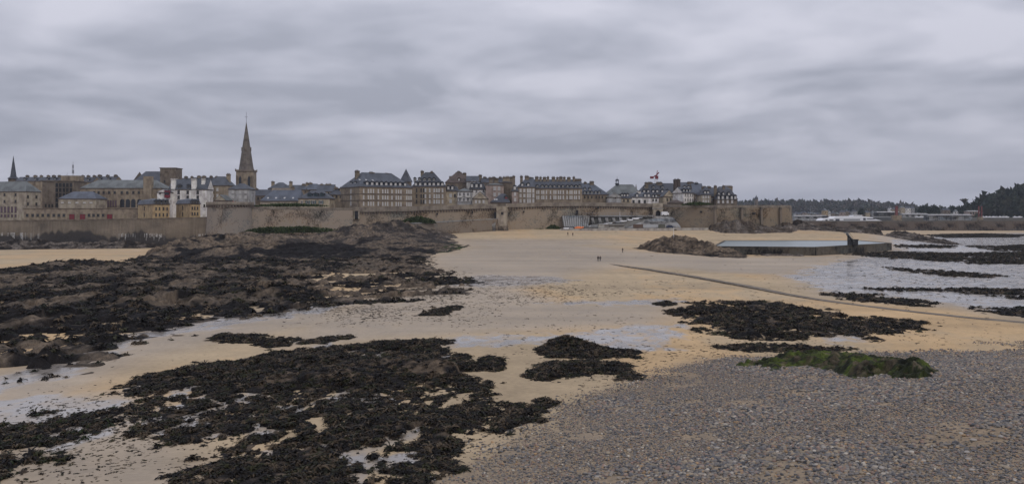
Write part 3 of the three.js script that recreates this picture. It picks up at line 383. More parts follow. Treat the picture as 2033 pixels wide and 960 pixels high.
// ---------------------------------------------------------------- ramparts
function rampart(o) { // pts: [px, d, topRow, yBase]; outer face along the points, body goes back
  const t = thing(o.name || 'rampart', o.label, 'wall'), P = o.pts.map(([px, d, row, yb]) => [xAt(px, d), -d, yAt(row, d), yb]), th = o.th || 5, f = [], cop = [], seg = [];
  const n = P.map((p, i) => { const a = P[Math.max(i - 1, 0)], b = P[Math.min(i + 1, P.length - 1)], x = b[0] - a[0], z = b[1] - a[1], l = Math.hypot(x, z); return [z / l, -x / l]; });   // points away from the sea
  const at2 = (i, out) => [P[i][0] + n[i][0] * out, P[i][1] + n[i][1] * out];
  const bt = o.batter ?? 0.8, ph = o.parapet ?? 1.1;
  const sgn = n[0][1] < 0 ? 1 : -1;
  for (let i = 0; i + 1 < P.length; i++) {
    const q = (k, out, y) => { const [x, z] = at2(k, out * sgn); return [x, y, z]; }, j = i + 1, a = P[i], b = P[j];
    const ya = a[2] - ph, yb = b[2] - ph;
    f.push([q(i, -bt, a[3]), q(j, -bt, b[3]), q(j, 0, yb), q(i, 0, ya)], [q(i, 0, ya), q(j, 0, yb), q(j, th, yb), q(i, th, ya)], [q(i, th, a[3]), q(i, th, ya), q(j, th, yb), q(j, th, b[3])]);
    const o0 = o.corbels ? -0.75 : -0.12, o1 = 0.55;
    cop.push([q(i, o0, ya - 0.1), q(j, o0, yb - 0.1), q(j, o0, b[2]), q(i, o0, a[2])], [q(i, o0, a[2]), q(j, o0, b[2]), q(j, o1, b[2]), q(i, o1, a[2])], [q(i, o1, ya), q(i, o1, a[2]), q(j, o1, b[2]), q(j, o1, yb)], [q(i, o0, ya - 0.1), q(i, 0.05, ya - 0.1), q(j, 0.05, yb - 0.1), q(j, o0, yb - 0.1)]);
    if (i === 0) { f.push([q(i, -bt, a[3]), q(i, 0, ya), q(i, th, ya), q(i, th, a[3])]); cop.push([q(i, o0, ya - 0.1), q(i, o0, a[2]), q(i, o1, a[2]), q(i, o1, ya - 0.1)]); }
    if (j === P.length - 1) { f.push([q(j, -bt, b[3]), q(j, th, b[3]), q(j, th, yb), q(j, 0, yb)]); cop.push([q(j, o0, yb - 0.1), q(j, o1, yb - 0.1), q(j, o1, b[2]), q(j, o0, b[2])]); }
    if (o.corbels) { const L = Math.hypot(b[0] - a[0], b[1] - a[1]), k = Math.round(L / 1.5), ry = Math.atan2(-(b[1] - a[1]), b[0] - a[0]); for (let s = 0; s < k; s++) { const u = (s + 0.5) / k, [X, Z] = [lerp(q(i, -0.3, 0)[0], q(j, -0.3, 0)[0], u), lerp(q(i, -0.3, 0)[2], q(j, -0.3, 0)[2], u)]; seg.push(bx(0.55, 1.1, 0.75, X, lerp(ya, yb, u) - 0.66, Z, ry)); } }
  }
  const w = part('wall', faces(f), o.mat || M.ramp, t); part('parapet', faces(cop), o.cop || M.coping, t);
  if (seg.length) { const c = part('corbels', mg(seg), M.trim, t); c.userData.kind = 'stuff'; }
  return t;
}
const leftT = tex(2048, 256, (u, v) => { // tide-blackened foot, pale drips, vertical runs
  const y = v * 16, x = u * 130, run = fbm(x * 1.4, v * 2.2, 4) * 0.7, a = fbm(x * 0.12, y * 0.25, 5); let k = 0.86 + 0.42 * a + 0.4 * run, r = 0.20 * k, g = 0.165 * k, b = 0.125 * k;
  const black = sst(0.9, -0.9, y - 5.6 - 3.4 * fbm(x * 0.07 + 5, 1.5, 4) - 1.0 * noise(x * 0.6, 3)), dk = sst(0.05, 0.3, fbm(x * 0.06 + 9, y * 0.1, 4)) * 0.55; const q = clamp(black * 0.86 + dk * 0.7);
  r = lerp(r, 0.032, q); g = lerp(g, 0.030, q); b = lerp(b, 0.031, q);
  const zone = sst(-0.1, 0.25, noise(x * 0.055 + 2.3, 7) + 0.35 * noise(x * 0.2, 9)), drip = noise(x * 1.9, 21) + 0.4 * noise(x * 5, 3), top = 6.4 + 0.3 * noise(x * 0.5, 2), len = 1.2 + 2.2 * Math.max(0, noise(x * 1.3, 40));
  if (y < top && y > top - len - 0.4 && drip > 0.1) { const wv = clamp(zone * sst(0.1, 0.35, drip) * 1.2) * (0.55 + 0.45 * noise(x * 3, y * 3)); r = lerp(r, 0.5, wv); g = lerp(g, 0.49, wv); b = lerp(b, 0.47, wv); }
  return [r, g, b];
});
leftT.repeat.set(1 / 130, 1 / 16);
rampart({ label: 'long left rampart with blackened foot and white drip stains', pts: [[-90, 396, 438, -0.6], [0, 391, 437, -0.6], [130, 386, 435.5, -0.4], [280, 379, 433, 0], [418, 374, 430, 3]], parapet: 0.5, mat: std(0xffffff, 0.95, { map: leftT, bumpMap: rampT, bumpScale: 0.2 }), cop: M.graniteD });
{ // round tower with machicolated crown
  const c = at(456.5, 425, 377), yb = 3.2, yt = 21.2, t = thing('round_tower', 'massive round stone tower with corbelled rim at the rampart corner', 'tower', [c.x, 0, c.z]);
  const pr = [[11.2, yb], [10.7, 8], [10.3, 14], [10.15, yt - 2.3]].map(([r, y]) => new THREE.Vector2(r, y)); const g = new THREE.LatheGeometry(pr, 72), u = g.attributes.uv; for (let i = 0; i < u.count; i++) u.setX(i, u.getX(i) * 66); for (let i = 0; i < u.count; i++) u.setY(i, g.attributes.position.getY(i)); part('wall', g, std(rgb(0.26, 0.225, 0.19), 0.95, { map: rampT, bumpMap: rampT, bumpScale: 0.25 }), t);
  const rim = new THREE.LatheGeometry([[10.1, yt - 1.5], [10.65, yt - 1.45], [10.65, yt], [10.0, yt], [10.0, yt - 1.2], [0.01, yt - 1.2]].map(([r, y]) => new THREE.Vector2(r, y)), 72), ru = rim.attributes.uv; for (let i = 0; i < ru.count; i++) ru.setXY(i, ru.getX(i) * 66, rim.attributes.position.getY(i)); part('parapet', rim, M.coping, t);
  const cs = []; for (let i = 0; i < 44; i++) { const a = i / 44 * 6.2832; cs.push(bx(0.6, 1.0, 0.9, 0, yt - 1.96, 10.25).rotateY(a)); } const k = part('corbels', mg(cs), M.trim, t); k.userData.kind = 'stuff';
}
rampart({ label: 'pale plain rampart stretch right of the round tower', pts: [[494, 377, 411, 3], [560, 380, 411, 3], [640, 384, 412, 4], [700, 388, 412.5, 5]], parapet: 0.9, cop: M.coping, mat: std(rgb(0.315, 0.26, 0.205), 0.95, { map: rampT, bumpMap: rampT, bumpScale: 0.25 }) });
const wallB = rampart({ label: 'curving corbelled rampart in front of the tall granite blocks', corbels: true, parapet: 2.2, pts: [[699, 389, 411, 5], [740, 392, 411, 6], [815, 398, 409.5, 6], [900, 408, 406.5, 6], [986, 424, 404.5, 6]] });
rampart({ name: 'sea_wall', label: 'lower sea wall below the corbelled rampart', parapet: 0.4, th: 9, batter: 0.5, mat: M.rampG, pts: [[786, 388, 443, 5], [850, 393, 440.5, 5], [920, 404, 436.5, 5.5], [990, 417, 433, 6]], cop: M.concrete });
{ // stair turret
  const p = at(995.5, 425, 417), y1 = yAt(411, 417), t = thing('watch_turret', 'square stone turret with one dark opening on the rampart', 'tower', [p.x, 5.5, p.z], -0.12), h = y1 - 5.5;
  part('wall', mg([bx(5.2, h, 5, 0, h / 2, -2), bx(5.7, 0.5, 5.4, 0, h + 0.25, -2)]), M.graniteP, t); part('opening', bx(1.3, 1.5, 0.12, 0.5, h - 3.2, 0.5), M.black, t); part('plinth', faces([[[-3.4, 0, 1.4], [3.6, 0, 1.4], [2.7, 4, 0.6], [-2.7, 4, 0.6]], [[3.6, 0, 1.4], [3.6, 0, -4], [2.7, 4, -4], [2.7, 4, 0.6]], [[-3.4, 0, -4], [-3.4, 0, 1.4], [-2.7, 4, 0.6], [-2.7, 4, -4]], [[-2.7, 4, 0.6], [2.7, 4, 0.6], [2.7, 4, -4], [-2.7, 4, -4]]]), M.rampG, t);
  part('doorway', bx(1.5, 5.2, 0.5, -3.2, h - 5.2, -1.0), M.black, t);
  const st = thing('beach_stair', 'stone stair sloping down to the sand beside the turret', 'stair', [p.x - 3.0, 6, p.z + 1.5]); for (let i = 0; i < 12; i++) part('step', bx(0.62, 5.2 - i * 0.43, 2.6, -0.3 - i * 0.62, (5.2 - i * 0.43) / 2, 0.004 * i), M.concrete, st);
}
const wallC = rampart({ label: 'long corbelled rampart above the sailing slipway', corbels: true, parapet: 2.0, pts: [[1003, 424, 404, 6], [1080, 434, 401.5, 6.5], [1160, 442, 401, 7], [1240, 449, 402.5, 7], [1298, 454, 404, 7]] });
{ // gatehouse
  const p = at(1306, 425, 451), t = thing('gatehouse', 'stone gateway with dark arch beside the ramp', 'gate', [p.x, 8, p.z]), h = yAt(403, 451) - 8, sh = new THREE.Shape(); sh.moveTo(-2.9, 0); sh.lineTo(2.9, 0); sh.lineTo(2.9, h); sh.lineTo(-2.9, h); const hole = new THREE.Path(); hole.moveTo(-1.3, 4.5); hole.lineTo(1.5, 4.5); hole.lineTo(1.5, 8.2); hole.absarc(0.1, 8.2, 1.4, 0, Math.PI); sh.holes.push(hole);
  part('wall', metric(new THREE.ExtrudeGeometry(sh, { depth: 1.2, bevelEnabled: false })), M.graniteP, t); part('passage', bx(2.6, 6, 0.1, 0.1, 7, -0.5), M.black, t); part('cornice', bx(6.4, 0.5, 1.7, 0, h - 3.0, 0.6), M.concreteP, t);
}
const wallD = rampart({ name: 'bastion', label: 'tall plain bastion with vertical joints at the right end of the walls', parapet: 1.3, batter: 1.4, mat: std(rgb(0.235, 0.185, 0.13), 0.95, { map: rampT, bumpMap: rampT, bumpScale: 0.2 }), pts: [[1311, 453, 404, 6], [1332, 446, 406, 6], [1424, 430, 407, 6], [1500, 432, 407, 6], [1569, 436, 407, 6], [1572, 470, 408.5, 3]] });
[[1421, 428.4], [1474, 429.4], [1513, 431], [1551, 433]].forEach(([px, d], i) => { const p = at(px, 425, d), t = thing('buttress', ['leftmost dark buttress on the bastion face', 'second dark buttress from the left on the bastion', 'third dark buttress from the left on the bastion', 'rightmost dark buttress on the bastion face'][i], 'buttress', [p.x, 6, p.z], 0, 'bastion buttresses'), h = yAt(411, d) - 6; part('pier', faces([[[-0.6, 0, 0.9], [0.6, 0, 0.9], [0.5, h, 0.2], [-0.5, h, 0.2]], [[0.6, 0, 0.9], [0.6, 0, -2], [0.5, h, -2], [0.5, h, 0.2]], [[-0.6, 0, -2], [-0.6, 0, 0.9], [-0.5, h, 0.2], [-0.5, h, -2]], [[-0.5, h, 0.2], [0.5, h, 0.2], [0.5, h, -2], [-0.5, h, -2]]]), M.rampG, t); });
for (const [w, px, row, d, W, H] of [[wallB, 708, 426, 389, 1.7, 3.6], [wallB, 868, 424, 403.3, 0.6, 0.9], [wallB, 938, 421, 413.5, 0.6, 1.2], [wallC, 1146, 421, 440, 1.2, 2.2], [wallC, 1188, 412, 443.6, 0.9, 0.9], [wallC, 1040, 420, 428, 0.6, 0.9], [wallD, 1497, 423, 431.6, 1.6, 0.8], [wallD, 1392, 420, 435, 0.9, 0.9]]) { const p = at(px, row, d); part('opening', bx(W, H, 1.7, p.x, p.y, p.z + 0.15), M.black, w); if (H > 3) part('door_surround', mg([bx(0.5, H + 0.6, 1.9, p.x - W / 2 - 0.25, p.y, p.z + 0.15), bx(0.5, H + 0.6, 1.9, p.x + W / 2 + 0.25, p.y, p.z + 0.15), bx(W + 1.4, 0.5, 1.9, p.x, p.y + H / 2 + 0.3, p.z + 0.17)]), M.graniteP, w); }
{ // ground the town stands on
  const out = [[-120, 402], [0, 396], [280, 384], [456, 384], [700, 394], [815, 404], [986, 430], [1080, 440], [1240, 455], [1330, 455], [1424, 437], [1560, 443], [1560, 900], [-200, 900]].map(([px, d]) => new THREE.Vector2(xAt(px, d), d)), g = new THREE.ExtrudeGeometry(new THREE.Shape(out), { depth: 10, bevelEnabled: false }); g.rotateX(-Math.PI / 2); g.translate(0, 0.8, 0);
  const m = shade(new THREE.Mesh(metric(g), M.graniteD)); put(m, 'town_ground', 'raised ground behind the ramparts', null, null, 'structure');
}

// ---------------------------------------------------------------- town
const winG = {}, key = (w, h) => w.toFixed(1) + 'x' + h.toFixed(1);
function windowGeo(w, h) { const k = key(w, h); return winG[k] ||= { f: mg([bx(w, 0.16, 0.2, 0, h / 2 - 0.08, 0), bx(w + 0.25, 0.18, 0.3, 0, -h / 2 + 0.06, 0.03), bx(0.16, h, 0.2, -w / 2 + 0.08, 0, 0), bx(0.16, h, 0.2, w / 2 - 0.08, 0, 0), bx(0.1, h, 0.14, 0, 0, -0.01)]), p: bx(w - 0.2, h - 0.2, 0.06, 0, 0, 0), s: mg([bx(w * 0.42, h, 0.1, -w * 0.74, 0, 0.06), bx(w * 0.42, h, 0.1, w * 0.74, 0, 0.06)]) }; }
const WS = { dark: [M.frame, M.paneD], brown: [M.frameD, M.paneD], pale: [M.frame, M.paneP], white: [M.frame, M.shutter], purple: [M.frameD, M.purple], red: [M.frameD, M.red], teal: [M.teal, M.paneD], shut: [M.frame, M.paneD, M.shutter], shutT: [M.frame, M.paneD, M.teal] };
function roofFaces(kind, W, D, h, oh, iL, iR, rise2 = 0) { // eave at y 0, front at z 0 and back at z -D
  const x0 = -oh, x1 = W + oh, z0 = oh, z1 = -D - oh, m = -D / 2, f = [];
  if (kind === 'gableZ') { const a = [x0, 0, z0], b = [x1, 0, z0], c = [x1, 0, z1], d = [x0, 0, z1], r = [W / 2, h, z0], s = [W / 2, h, z1]; f.push([a, r, s, d], [b, c, s, r], [a, b, r], [c, d, s], [a, d, c, b]); return f; }
  if (kind === 'mansard') { const k = rise2 || 1.2, y = h * 0.75, a = [x0, 0, z0], b = [x1, 0, z0], c = [x1, 0, z1], d = [x0, 0, z1], A = [x0 + k, y, z0 - k], B = [x1 - k, y, z0 - k], C = [x1 - k, y, z1 + k], E = [x0 + k, y, z1 + k], r = [x0 + Math.min(W / 2, 4), h, m], s = [x1 - Math.min(W / 2, 4), h, m]; f.push([a, b, B, A], [b, c, C, B], [c, d, E, C], [d, a, A, E], [A, B, s, r], [B, C, s], [C, E, r, s], [E, A, r], [a, d, c, b]); return f; }
  if (kind === 'flat') { const k = 0; f.push([[x0, 0, z0], [x1, 0, z0], [x1, h, z0], [x0, h, z0]], [[x1, 0, z0], [x1, 0, z1], [x1, h, z1], [x1, h, z0]], [[x1, 0, z1], [x0, 0, z1], [x0, h, z1], [x1, h, z1]], [[x0, 0, z1], [x0, 0, z0], [x0, h, z0], [x0, h, z1]], [[x0, h, z0], [x1, h, z0], [x1, h, z1], [x0, h, z1]]); return f; }
  const a = [x0, 0, z0], b = [x1, 0, z0], c = [x1, 0, z1], d = [x0, 0, z1], r = [x0 + iL, h, m], s = [x1 - iR, h, m];
  f.push([a, b, s, r], [b, c, s], [c, d, r, s], [d, a, r], [a, d, c, b]); return f;
}
function building(o) {
  const d = o.d, th = (o.yaw || 0) * Math.PI / 180, sn = Math.sin(th), cs = Math.cos(th), X0 = xAt(o.px[0], d);
  const U = px => { const k = (px - CX) / F; return (k * d - X0) / (cs - k * sn); }, W = U(o.px[1]);
  const XR = X0 + W * cs, dR = d + W * sn;
  const VL = px => { const k = (px - CX) / F; return (X0 - k * d) / (sn + k * cs); }, VR = px => { const k = (px - CX) / F; return (XR - k * dR) / (sn + k * cs); };
  const D = o.pl ? VL(o.pl) : o.pr ? VR(o.pr) : (o.D || 10);
  const yb = o.base ?? 10.5, ye = yAt(o.eave, d), yr = yAt(o.ridge, d + (o.roof === 'gableZ' || o.roof === 'flat' ? 0 : D / 2 * cs)), H = ye - yb, t = thing(o.name || 'town_house', o.label, o.cat || 'house', [X0, yb, -d], th, o.group);
  const wall = M[o.wall || 'granite'], roofM = M[o.rm || 'slate'];
  part('wall', bx(W, H, D, W / 2, H / 2, -D / 2), wall, t);
  const h = yr - ye, oh = o.oh ?? 0.35, hip = o.hip ?? D * 0.45;
  if (o.roof !== 'none') { const r = part('roof', faces(roofFaces(o.roof || 'hip', W, D, h, oh, o.iL ?? (o.roof === 'gable' ? 0 : hip), o.iR ?? (o.roof === 'gable' ? 0 : hip), o.mk)), o.roof === 'flat' ? (M[o.rm] || wall) : roofM, t); r.position.y = H + 0.02;
    if (o.roof === 'gableZ') part('gable_wall', faces([[[0, 0, 0], [W, 0, 0], [W / 2, h - 0.25, 0]], [[0, 0, -0.3], [W / 2, h - 0.25, -0.3], [W, 0, -0.3]]]), wall, t).position.set(0, H, oh + 0.05);
    if (o.roof === 'gable') for (const x of [-oh - 0.04, W + oh + 0.04]) part('gable_wall', faces([[[0, 0, 0.1], [0, h - 0.2, -D / 2], [0, 0, -D - 0.1]]]), wall, t).position.set(x, H, 0); }
  if (o.roof !== 'flat') part('cornice', bx(W + 0.5, 0.4, D + 0.5, W / 2, H - 0.2, -D / 2), M.trim, t);
  for (const row of o.bands || []) part('string_course', bx(W + 0.3, 0.32, D + 0.3, W / 2, yAt(row, d) - yb, -D / 2), M.trim, t);
  for (const [face, cols, rows, w, hh, st] of o.win || []) { const g = windowGeo(w, hh), [fm, pm, sm] = WS[st || 'dark'];
    for (const c of cols) for (const row of rows) {
      let x, z, ry, dd; if (face === 'f') { x = U(c); z = 0.06; ry = 0; } else if (face === 'l') { x = -0.06; z = -VL(c); ry = -Math.PI / 2; } else { x = W + 0.06; z = -VR(c); ry = Math.PI / 2; }
      const y = yAt(row, d) - yb; const wdw = part('window', g.f, fm, t); wdw.position.set(x, y, z); wdw.rotation.y = ry; const pn = part('pane', g.p, pm, wdw); pn.position.z = 0.02; if (sm) part('shutter', g.s, sm, wdw);
    } }
  for (const [cols, row, w, hh, st, face] of o.dorm || []) for (const c of cols) { // dormers on the front (or left) slope
    const y = yAt(row, d) - yb - H, k = clamp(y / Math.max(h, 0.1), 0, 0.9), in_ = o.roof === 'mansard' ? (o.mk || 1.2) * k - oh : D / 2 * k - oh * (1 - k), [fm, pm] = WS[st || 'dark'], dg = mg([bx(w + 0.5, hh + 0.5, 2.2, 0, 0, -1.0)]);
    const dm = part('dormer', dg, roofM, t), lid = part('dormer_roof', faces(roofFaces('gableZ', w + 0.9, 2.4, 0.8, 0.1)).translate(-(w + 0.9) / 2, hh / 2 + 0.25, 0.2), roofM, dm); const pane = part('pane', windowGeo(w, hh).p, pm === M.paneD ? M.paneD : pm, dm); pane.position.z = 0.12; const fr = part('frame', windowGeo(w, hh).f, fm, dm); fr.position.z = 0.1;
    if (face === 'l') { dm.position.set(in_ - 0.3, H + y, -VL(c)); dm.rotation.y = -Math.PI / 2; } else dm.position.set(U(c), H + y, -in_ + 0.3);
  }
  for (const [c, top, w, cm, zf, hgt] of o.chim || []) { const dep = D * (zf ?? 0.5), ww = (w || 1.6) * (cm === 'white' ? 1 : 0.72), yt = yAt(top, d + dep * cs) - yb, ch = hgt || 4.5; const m = part('chimney', mg([bx(ww, ch, Math.min(ww, 1.4), 0, -ch / 2, 0), bx(ww + 0.3, 0.3, Math.min(ww, 1.4) + 0.3, 0, -0.45, 0)]), M[cm || 'graniteD'], t); m.position.set(U(c), yt, -dep); if (ww > 0.8) { const pots = []; for (let i = 0; i < Math.max(2, Math.round(ww / 0.6)); i++) pots.push(cyl(0.17, 0.13, 0.5, -ww / 2 + 0.35 + i * 0.55, 0, 0, 6)); part('pots', mg(pots.slice(0, Math.max(1, Math.floor(ww / 0.6)))), M.brownRoof, m); } }
  for (const [c, row] of o.sky || []) { const y = yAt(row, d) - yb - H, k = y / h, m = part('skylight', bx(0.9, 0.08, 1.1), M.paneP, t); m.position.set(U(c), H + y + 0.12, -(D / 2 * k) + oh * (1 - k)); m.rotation.x = Math.atan2(h, D / 2 + oh); }
  if (o.more) o.more(t, { U, W, D, H, h, yb, d });
  return t;
}
const seq = (a, b, n) => Array.from({ length: n }, (_, i) => a + (b - a) * i / (n - 1));
// left quarter
building({ name: 'barracks', cat: 'building', label: 'stone barracks with hipped pale slate roof and tall violet windows at the left edge', px: [-70, 50], d: 452, yaw: -14, pr: 80, eave: 380.5, ridge: 361, rm: 'slateG', wall: 'graniteP', win: [['f', [8, 30], [387, 400], 1.2, 1.7, 'brown'], ['f', [2, 9, 16, 23, 30], [416], 1.3, 3.4, 'purple'], ['f', [2, 9, 16, 23, 30], [428], 1.2, 1.6, 'purple'], ['r', [54, 71], [391, 405], 1.2, 1.7, 'brown']] });
building({ name: 'low_block', cat: 'building', label: 'long low flat building with three red doors behind the left rampart', px: [46, 272], d: 424, eave: 414, ridge: 413, roof: 'flat', D: 9, wall: 'granite', win: [['f', [53, 64, 74, 84, 95, 106, 116, 126, 176, 185, 194, 204], [427], 1.4, 1.6, 'brown'], ['f', [142, 163, 217], [430], 3.0, 2.9, 'red']] });
building({ name: 'office_block', cat: 'building', label: 'square stone office block with dark glass grid and rooftop mast', px: [83, 146], d: 470, eave: 360, ridge: 358.5, roof: 'flat', D: 14, wall: 'graniteD', win: [['f', [112, 119, 126, 133, 140], [367, 377, 387, 397, 407], 1.7, 2.6, 'brown'], ['f', [90, 97, 103], [408], 1.2, 2, 'brown']], more: (t, b) => { part('roof_block', bx(10.5, 3.2, 6, b.U(130), b.H + 1.6 + b.h, -7), M.granite, t); const m = part('antenna_mast', mg([cyl(0.16, 0.1, 9, 0, 0, 0), cyl(0.45, 0.45, 2.2, 0, 5, 0), cyl(0.6, 0.6, 2.2, 0, 2, 0), bx(1.6, 0.1, 0.1, 0, 4.6, 0), cyl(0.08, 0.06, 3.5, -3.2, -1, 0), cyl(0.1, 0.1, 2.5, -4, -1, 0)]), M.metal, t); m.position.set(b.U(131), b.H + 3, -7); } });
building({ label: 'small hipped house with blue slate roof in front of the office block', px: [115, 190], d: 440, eave: 394, ridge: 380, rm: 'slateB', D: 12, wall: 'graniteP', win: [['f', [123, 137, 152, 167, 180], [402], 1.5, 0.8, 'white']] });
building({ name: 'arcade_building', cat: 'building', label: 'long granite building with arcade and grey hipped roof on the left', px: [158, 320], d: 455, eave: 373, ridge: 357, rm: 'slateG', D: 15, wall: 'granite', win: [['f', [175, 186, 195, 205, 216, 227, 241, 252, 264, 275, 285], [382], 1.3, 1.6, 'brown'], ['f', [214, 219, 224, 229], [404], 1.0, 3.8, 'purple']], more: (t, b) => { for (const c of [242, 253, 264, 276]) { const sh = new THREE.Shape(); sh.moveTo(-1.2, 0); sh.lineTo(1.2, 0); sh.lineTo(1.2, 3.4); sh.absarc(0, 3.4, 1.2, 0, Math.PI); const m = part('arch', new THREE.ExtrudeGeometry(sh, { depth: 0.15, bevelEnabled: false }), M.paneD, t); m.position.set(b.U(c), yAt(411, b.d) - b.yb, 0); } part('stair_shaft', bx(4.5, 13, 3, b.U(294.5), yAt(350, b.d) - b.yb - 6.5, 0.4), M.granite, t); } });
building({ label: 'big dark roofed hall behind the arcade building', px: [262, 330], d: 520, eave: 362, ridge: 340, roof: 'gable', iL: 4, D: 22, wall: 'graniteD', rm: 'slateD' });
building({ name: 'square_tower', cat: 'tower', label: 'square brown stone tower above the arcade building', px: [317, 348], d: 512, eave: 334, ridge: 332.5, roof: 'flat', D: 10, wall: 'graniteD', win: [['f', [326], [360], 1.2, 2, 'brown']] });
function spire(name, label, px, d, yTop, yBase, r, mat, n = 8) { const p = at(px, 425, d), t = thing(name, label, 'spire', [p.x, yBase, p.z]); part('spire', metric(new THREE.ConeGeometry(r, yTop - yBase, n).translate(0, (yTop - yBase) / 2, 0)), mat, t); return t; }
{ const t = spire('slate_spire', 'slim dark slate spire at the far left skyline', 25.5, 620, yAt(308, 620), yAt(352, 620), 2.3, M.slateD); part('skirt', metric(new THREE.ConeGeometry(4.4, 3.4, 8).translate(0, 0.7, 0)), M.slateD, t); part('tower', bx(5, 24, 5, 0, -12.9, 0), M.graniteD, t); }
[[30, 84, 560, 359, 351, [44, 60, 72], 'dark slate roofed terrace right of the slim spire'], [80, 118, 545, 358, 351, [86, 97, 108], 'slate roofed house between spire and office block'], [148, 182, 530, 361, 351, [155, 166, 178], 'house with stone chimneys behind the blue slate roof'], [183, 226, 540, 358, 350, [189, 205, 221], 'slate roofed house with broad chimneys behind the long arcade roof'], [376, 424, 500, 362, 352, [388, 398, 412], 'slate roofed house behind the tall white house'], [345, 380, 540, 362, 353, [350, 362, 374], 'brown roofed terrace right of the square brown tower'],
].forEach(([a, b, d, e, r, ch, label]) => building({ label, px: [a, b], d, eave: e, ridge: r, roof: 'gable', D: 11, rm: pick(['slate', 'slateD', 'slate']), wall: 'granite', chim: ch.map(c => [c, r - 3, rr(2, 3.5), pick(['graniteD', 'granite'])]), dorm: [[[a + (b - a) * 0.3, a + (b - a) * 0.7], (e + r) / 2 + 1.5, 1, 1.4, 'dark']] }));
building({ name: 'white_house', label: 'tall white house with steep slate roof and four white chimneys', px: [335, 410], d: 428, eave: 375.5, ridge: 356, roof: 'gable', D: 9, wall: 'white', win: [['f', [354, 372, 392], [381.5, 391.5], 1.3, 2.0, 'brown'], ['f', [354, 372, 392, 405], [408], 0.9, 1.6, 'brown']], dorm: [[[355, 373], 371, 1.3, 1.5, 'brown']], chim: [[343, 354, 2.3, 'white', 0.05, 6.5], [384, 354.5, 2.5, 'white', 0.05, 6.5], [399.5, 354, 1.8, 'white', 0.3, 6.5], [337, 354, 1.4, 'white', 0.8, 6]] });
building({ name: 'white_wing', label: 'white gabled wing with a red bay window', px: [311, 336], d: 424, eave: 381, ridge: 375, roof: 'gableZ', D: 9, wall: 'white', win: [['f', [317], [383], 0.9, 1.2, 'brown']], more: (t, b) => { part('bay_window', mg([bx(2.6, 3.4, 1.2, b.U(332.5), yAt(386, b.d) - b.yb, 0.6), bx(3.3, 0.3, 1.5, b.U(332.5), yAt(378.5, b.d) - b.yb, 0.65)]), M.red, t); part('bay_pane', bx(2.4, 1.4, 0.08, b.U(332.5), yAt(384, b.d) - b.yb, 1.22), M.paneD, t); } });
building({ name: 'ochre_house', label: 'left one of two ochre houses with slate mansard roof', px: [302, 336], d: 396, yaw: 38, pl: 273, eave: 404.5, ridge: 394, roof: 'mansard', mk: 0.8, oh: 0.2, wall: 'ochre', rm: 'slateB', win: [['l', [286], [413, 426], 1.4, 2, 'brown'], ['f', [309, 316, 323.5, 331], [414, 426], 0.7, 1.6, 'brown']], dorm: [[[309, 316, 323.5, 331], 401, 0.9, 1.3, 'brown']] });
building({ name: 'ochre_house', label: 'right one of two ochre houses with slate mansard roof', px: [376, 397], d: 393, yaw: 38, pl: 349, eave: 403.5, ridge: 394, roof: 'mansard', mk: 0.8, oh: 0.2, wall: 'ochre', rm: 'slateB', win: [['l', [362], [412, 424.5], 1.4, 2, 'brown'], ['f', [381, 386, 391.5], [413, 424], 0.7, 1.6, 'brown']], dorm: [[[381, 386, 391.5], 401, 0.9, 1.3, 'brown']] });
building({ label: 'brown stone house with tall chimney left of the cathedral', px: [411, 453], d: 440, eave: 367.5, ridge: 350, D: 11, rm: 'slate', wall: 'granite', hip: 4, win: [['f', [422, 431], [376, 388], 1.1, 1.8, 'white']], chim: [[446, 345, 2.8, 'granite', 0.5, 9], [418, 350, 2, 'graniteD', 0.8, 5]] });
building({ label: 'small stone gable peeping over the round tower', px: [425, 448], d: 402, eave: 397.5, ridge: 386, roof: 'gableZ', D: 9, wall: 'graniteP', rm: 'slateG' });
building({ label: 'pale grey hipped house right behind the round tower', px: [453, 494], d: 412, eave: 375, ridge: 364, D: 10, wall: 'greyWall', win: [['f', [461.5, 476, 487], [380.5, 391], 1.1, 1.7, 'pale']] });
{ // cathedral
  const d = 604, p = at(488.5, 425, d), t = thing('cathedral', 'cathedral tower with tall grey stone spire and cross', 'church', [p.x, 11, p.z], 0.12), y = r => yAt(r, d) - 11, w = 12.4, h = y(341);
  part('tower', bx(w, h, w, 0, h / 2, 0), M.granite, t); part('parapet', mg([bx(w + 1.1, 1.3, w + 1.1, 0, h + 0.65, 0), ...[-1, 1].flatMap(a => [-1, 1].map(b => bx(0.7, 2.0, 0.7, a * (w / 2 + 0.2), h + 1.0, b * (w / 2 + 0.2))))]), M.graniteD, t);
  const sp = part('spire', metric(new THREE.ConeGeometry(5.7, y(240) - h - 0.5, 8).rotateY(Math.PI / 8).translate(0, h + 0.5 + (y(240) - h - 0.5) / 2, 0)), std(rgb(0.17, 0.15, 0.13), 0.9, { map: stoneT }), t);
  part('cross', mg([cyl(0.2, 0.12, 8, 0, y(243), 0, 5), bx(2.2, 0.28, 0.28, 0, y(232), 0)]), M.metal, sp); for (let i = 0; i < 4; i++) part('lucarne', bx(0.7, 3, 0.5, 0, h + 17, 3.35).rotateY(i * Math.PI / 2), M.graniteD, sp);
  for (const x of [-3.2, 3.2]) { const sh = new THREE.Shape(); sh.moveTo(-0.9, 0); sh.lineTo(0.9, 0); sh.lineTo(0.9, 6); sh.lineTo(0, 8); sh.lineTo(-0.9, 6); part('lancet', new THREE.ExtrudeGeometry(sh, { depth: 0.3, bevelEnabled: false }).translate(x, h - 11, w / 2 - 0.05), M.paneD, t); }
  for (const a of [-1, 1]) part('buttress', bx(1.5, h - 3, 1.2, a * (w / 2 - 0.8), (h - 3) / 2, w / 2), M.graniteD, t);
}
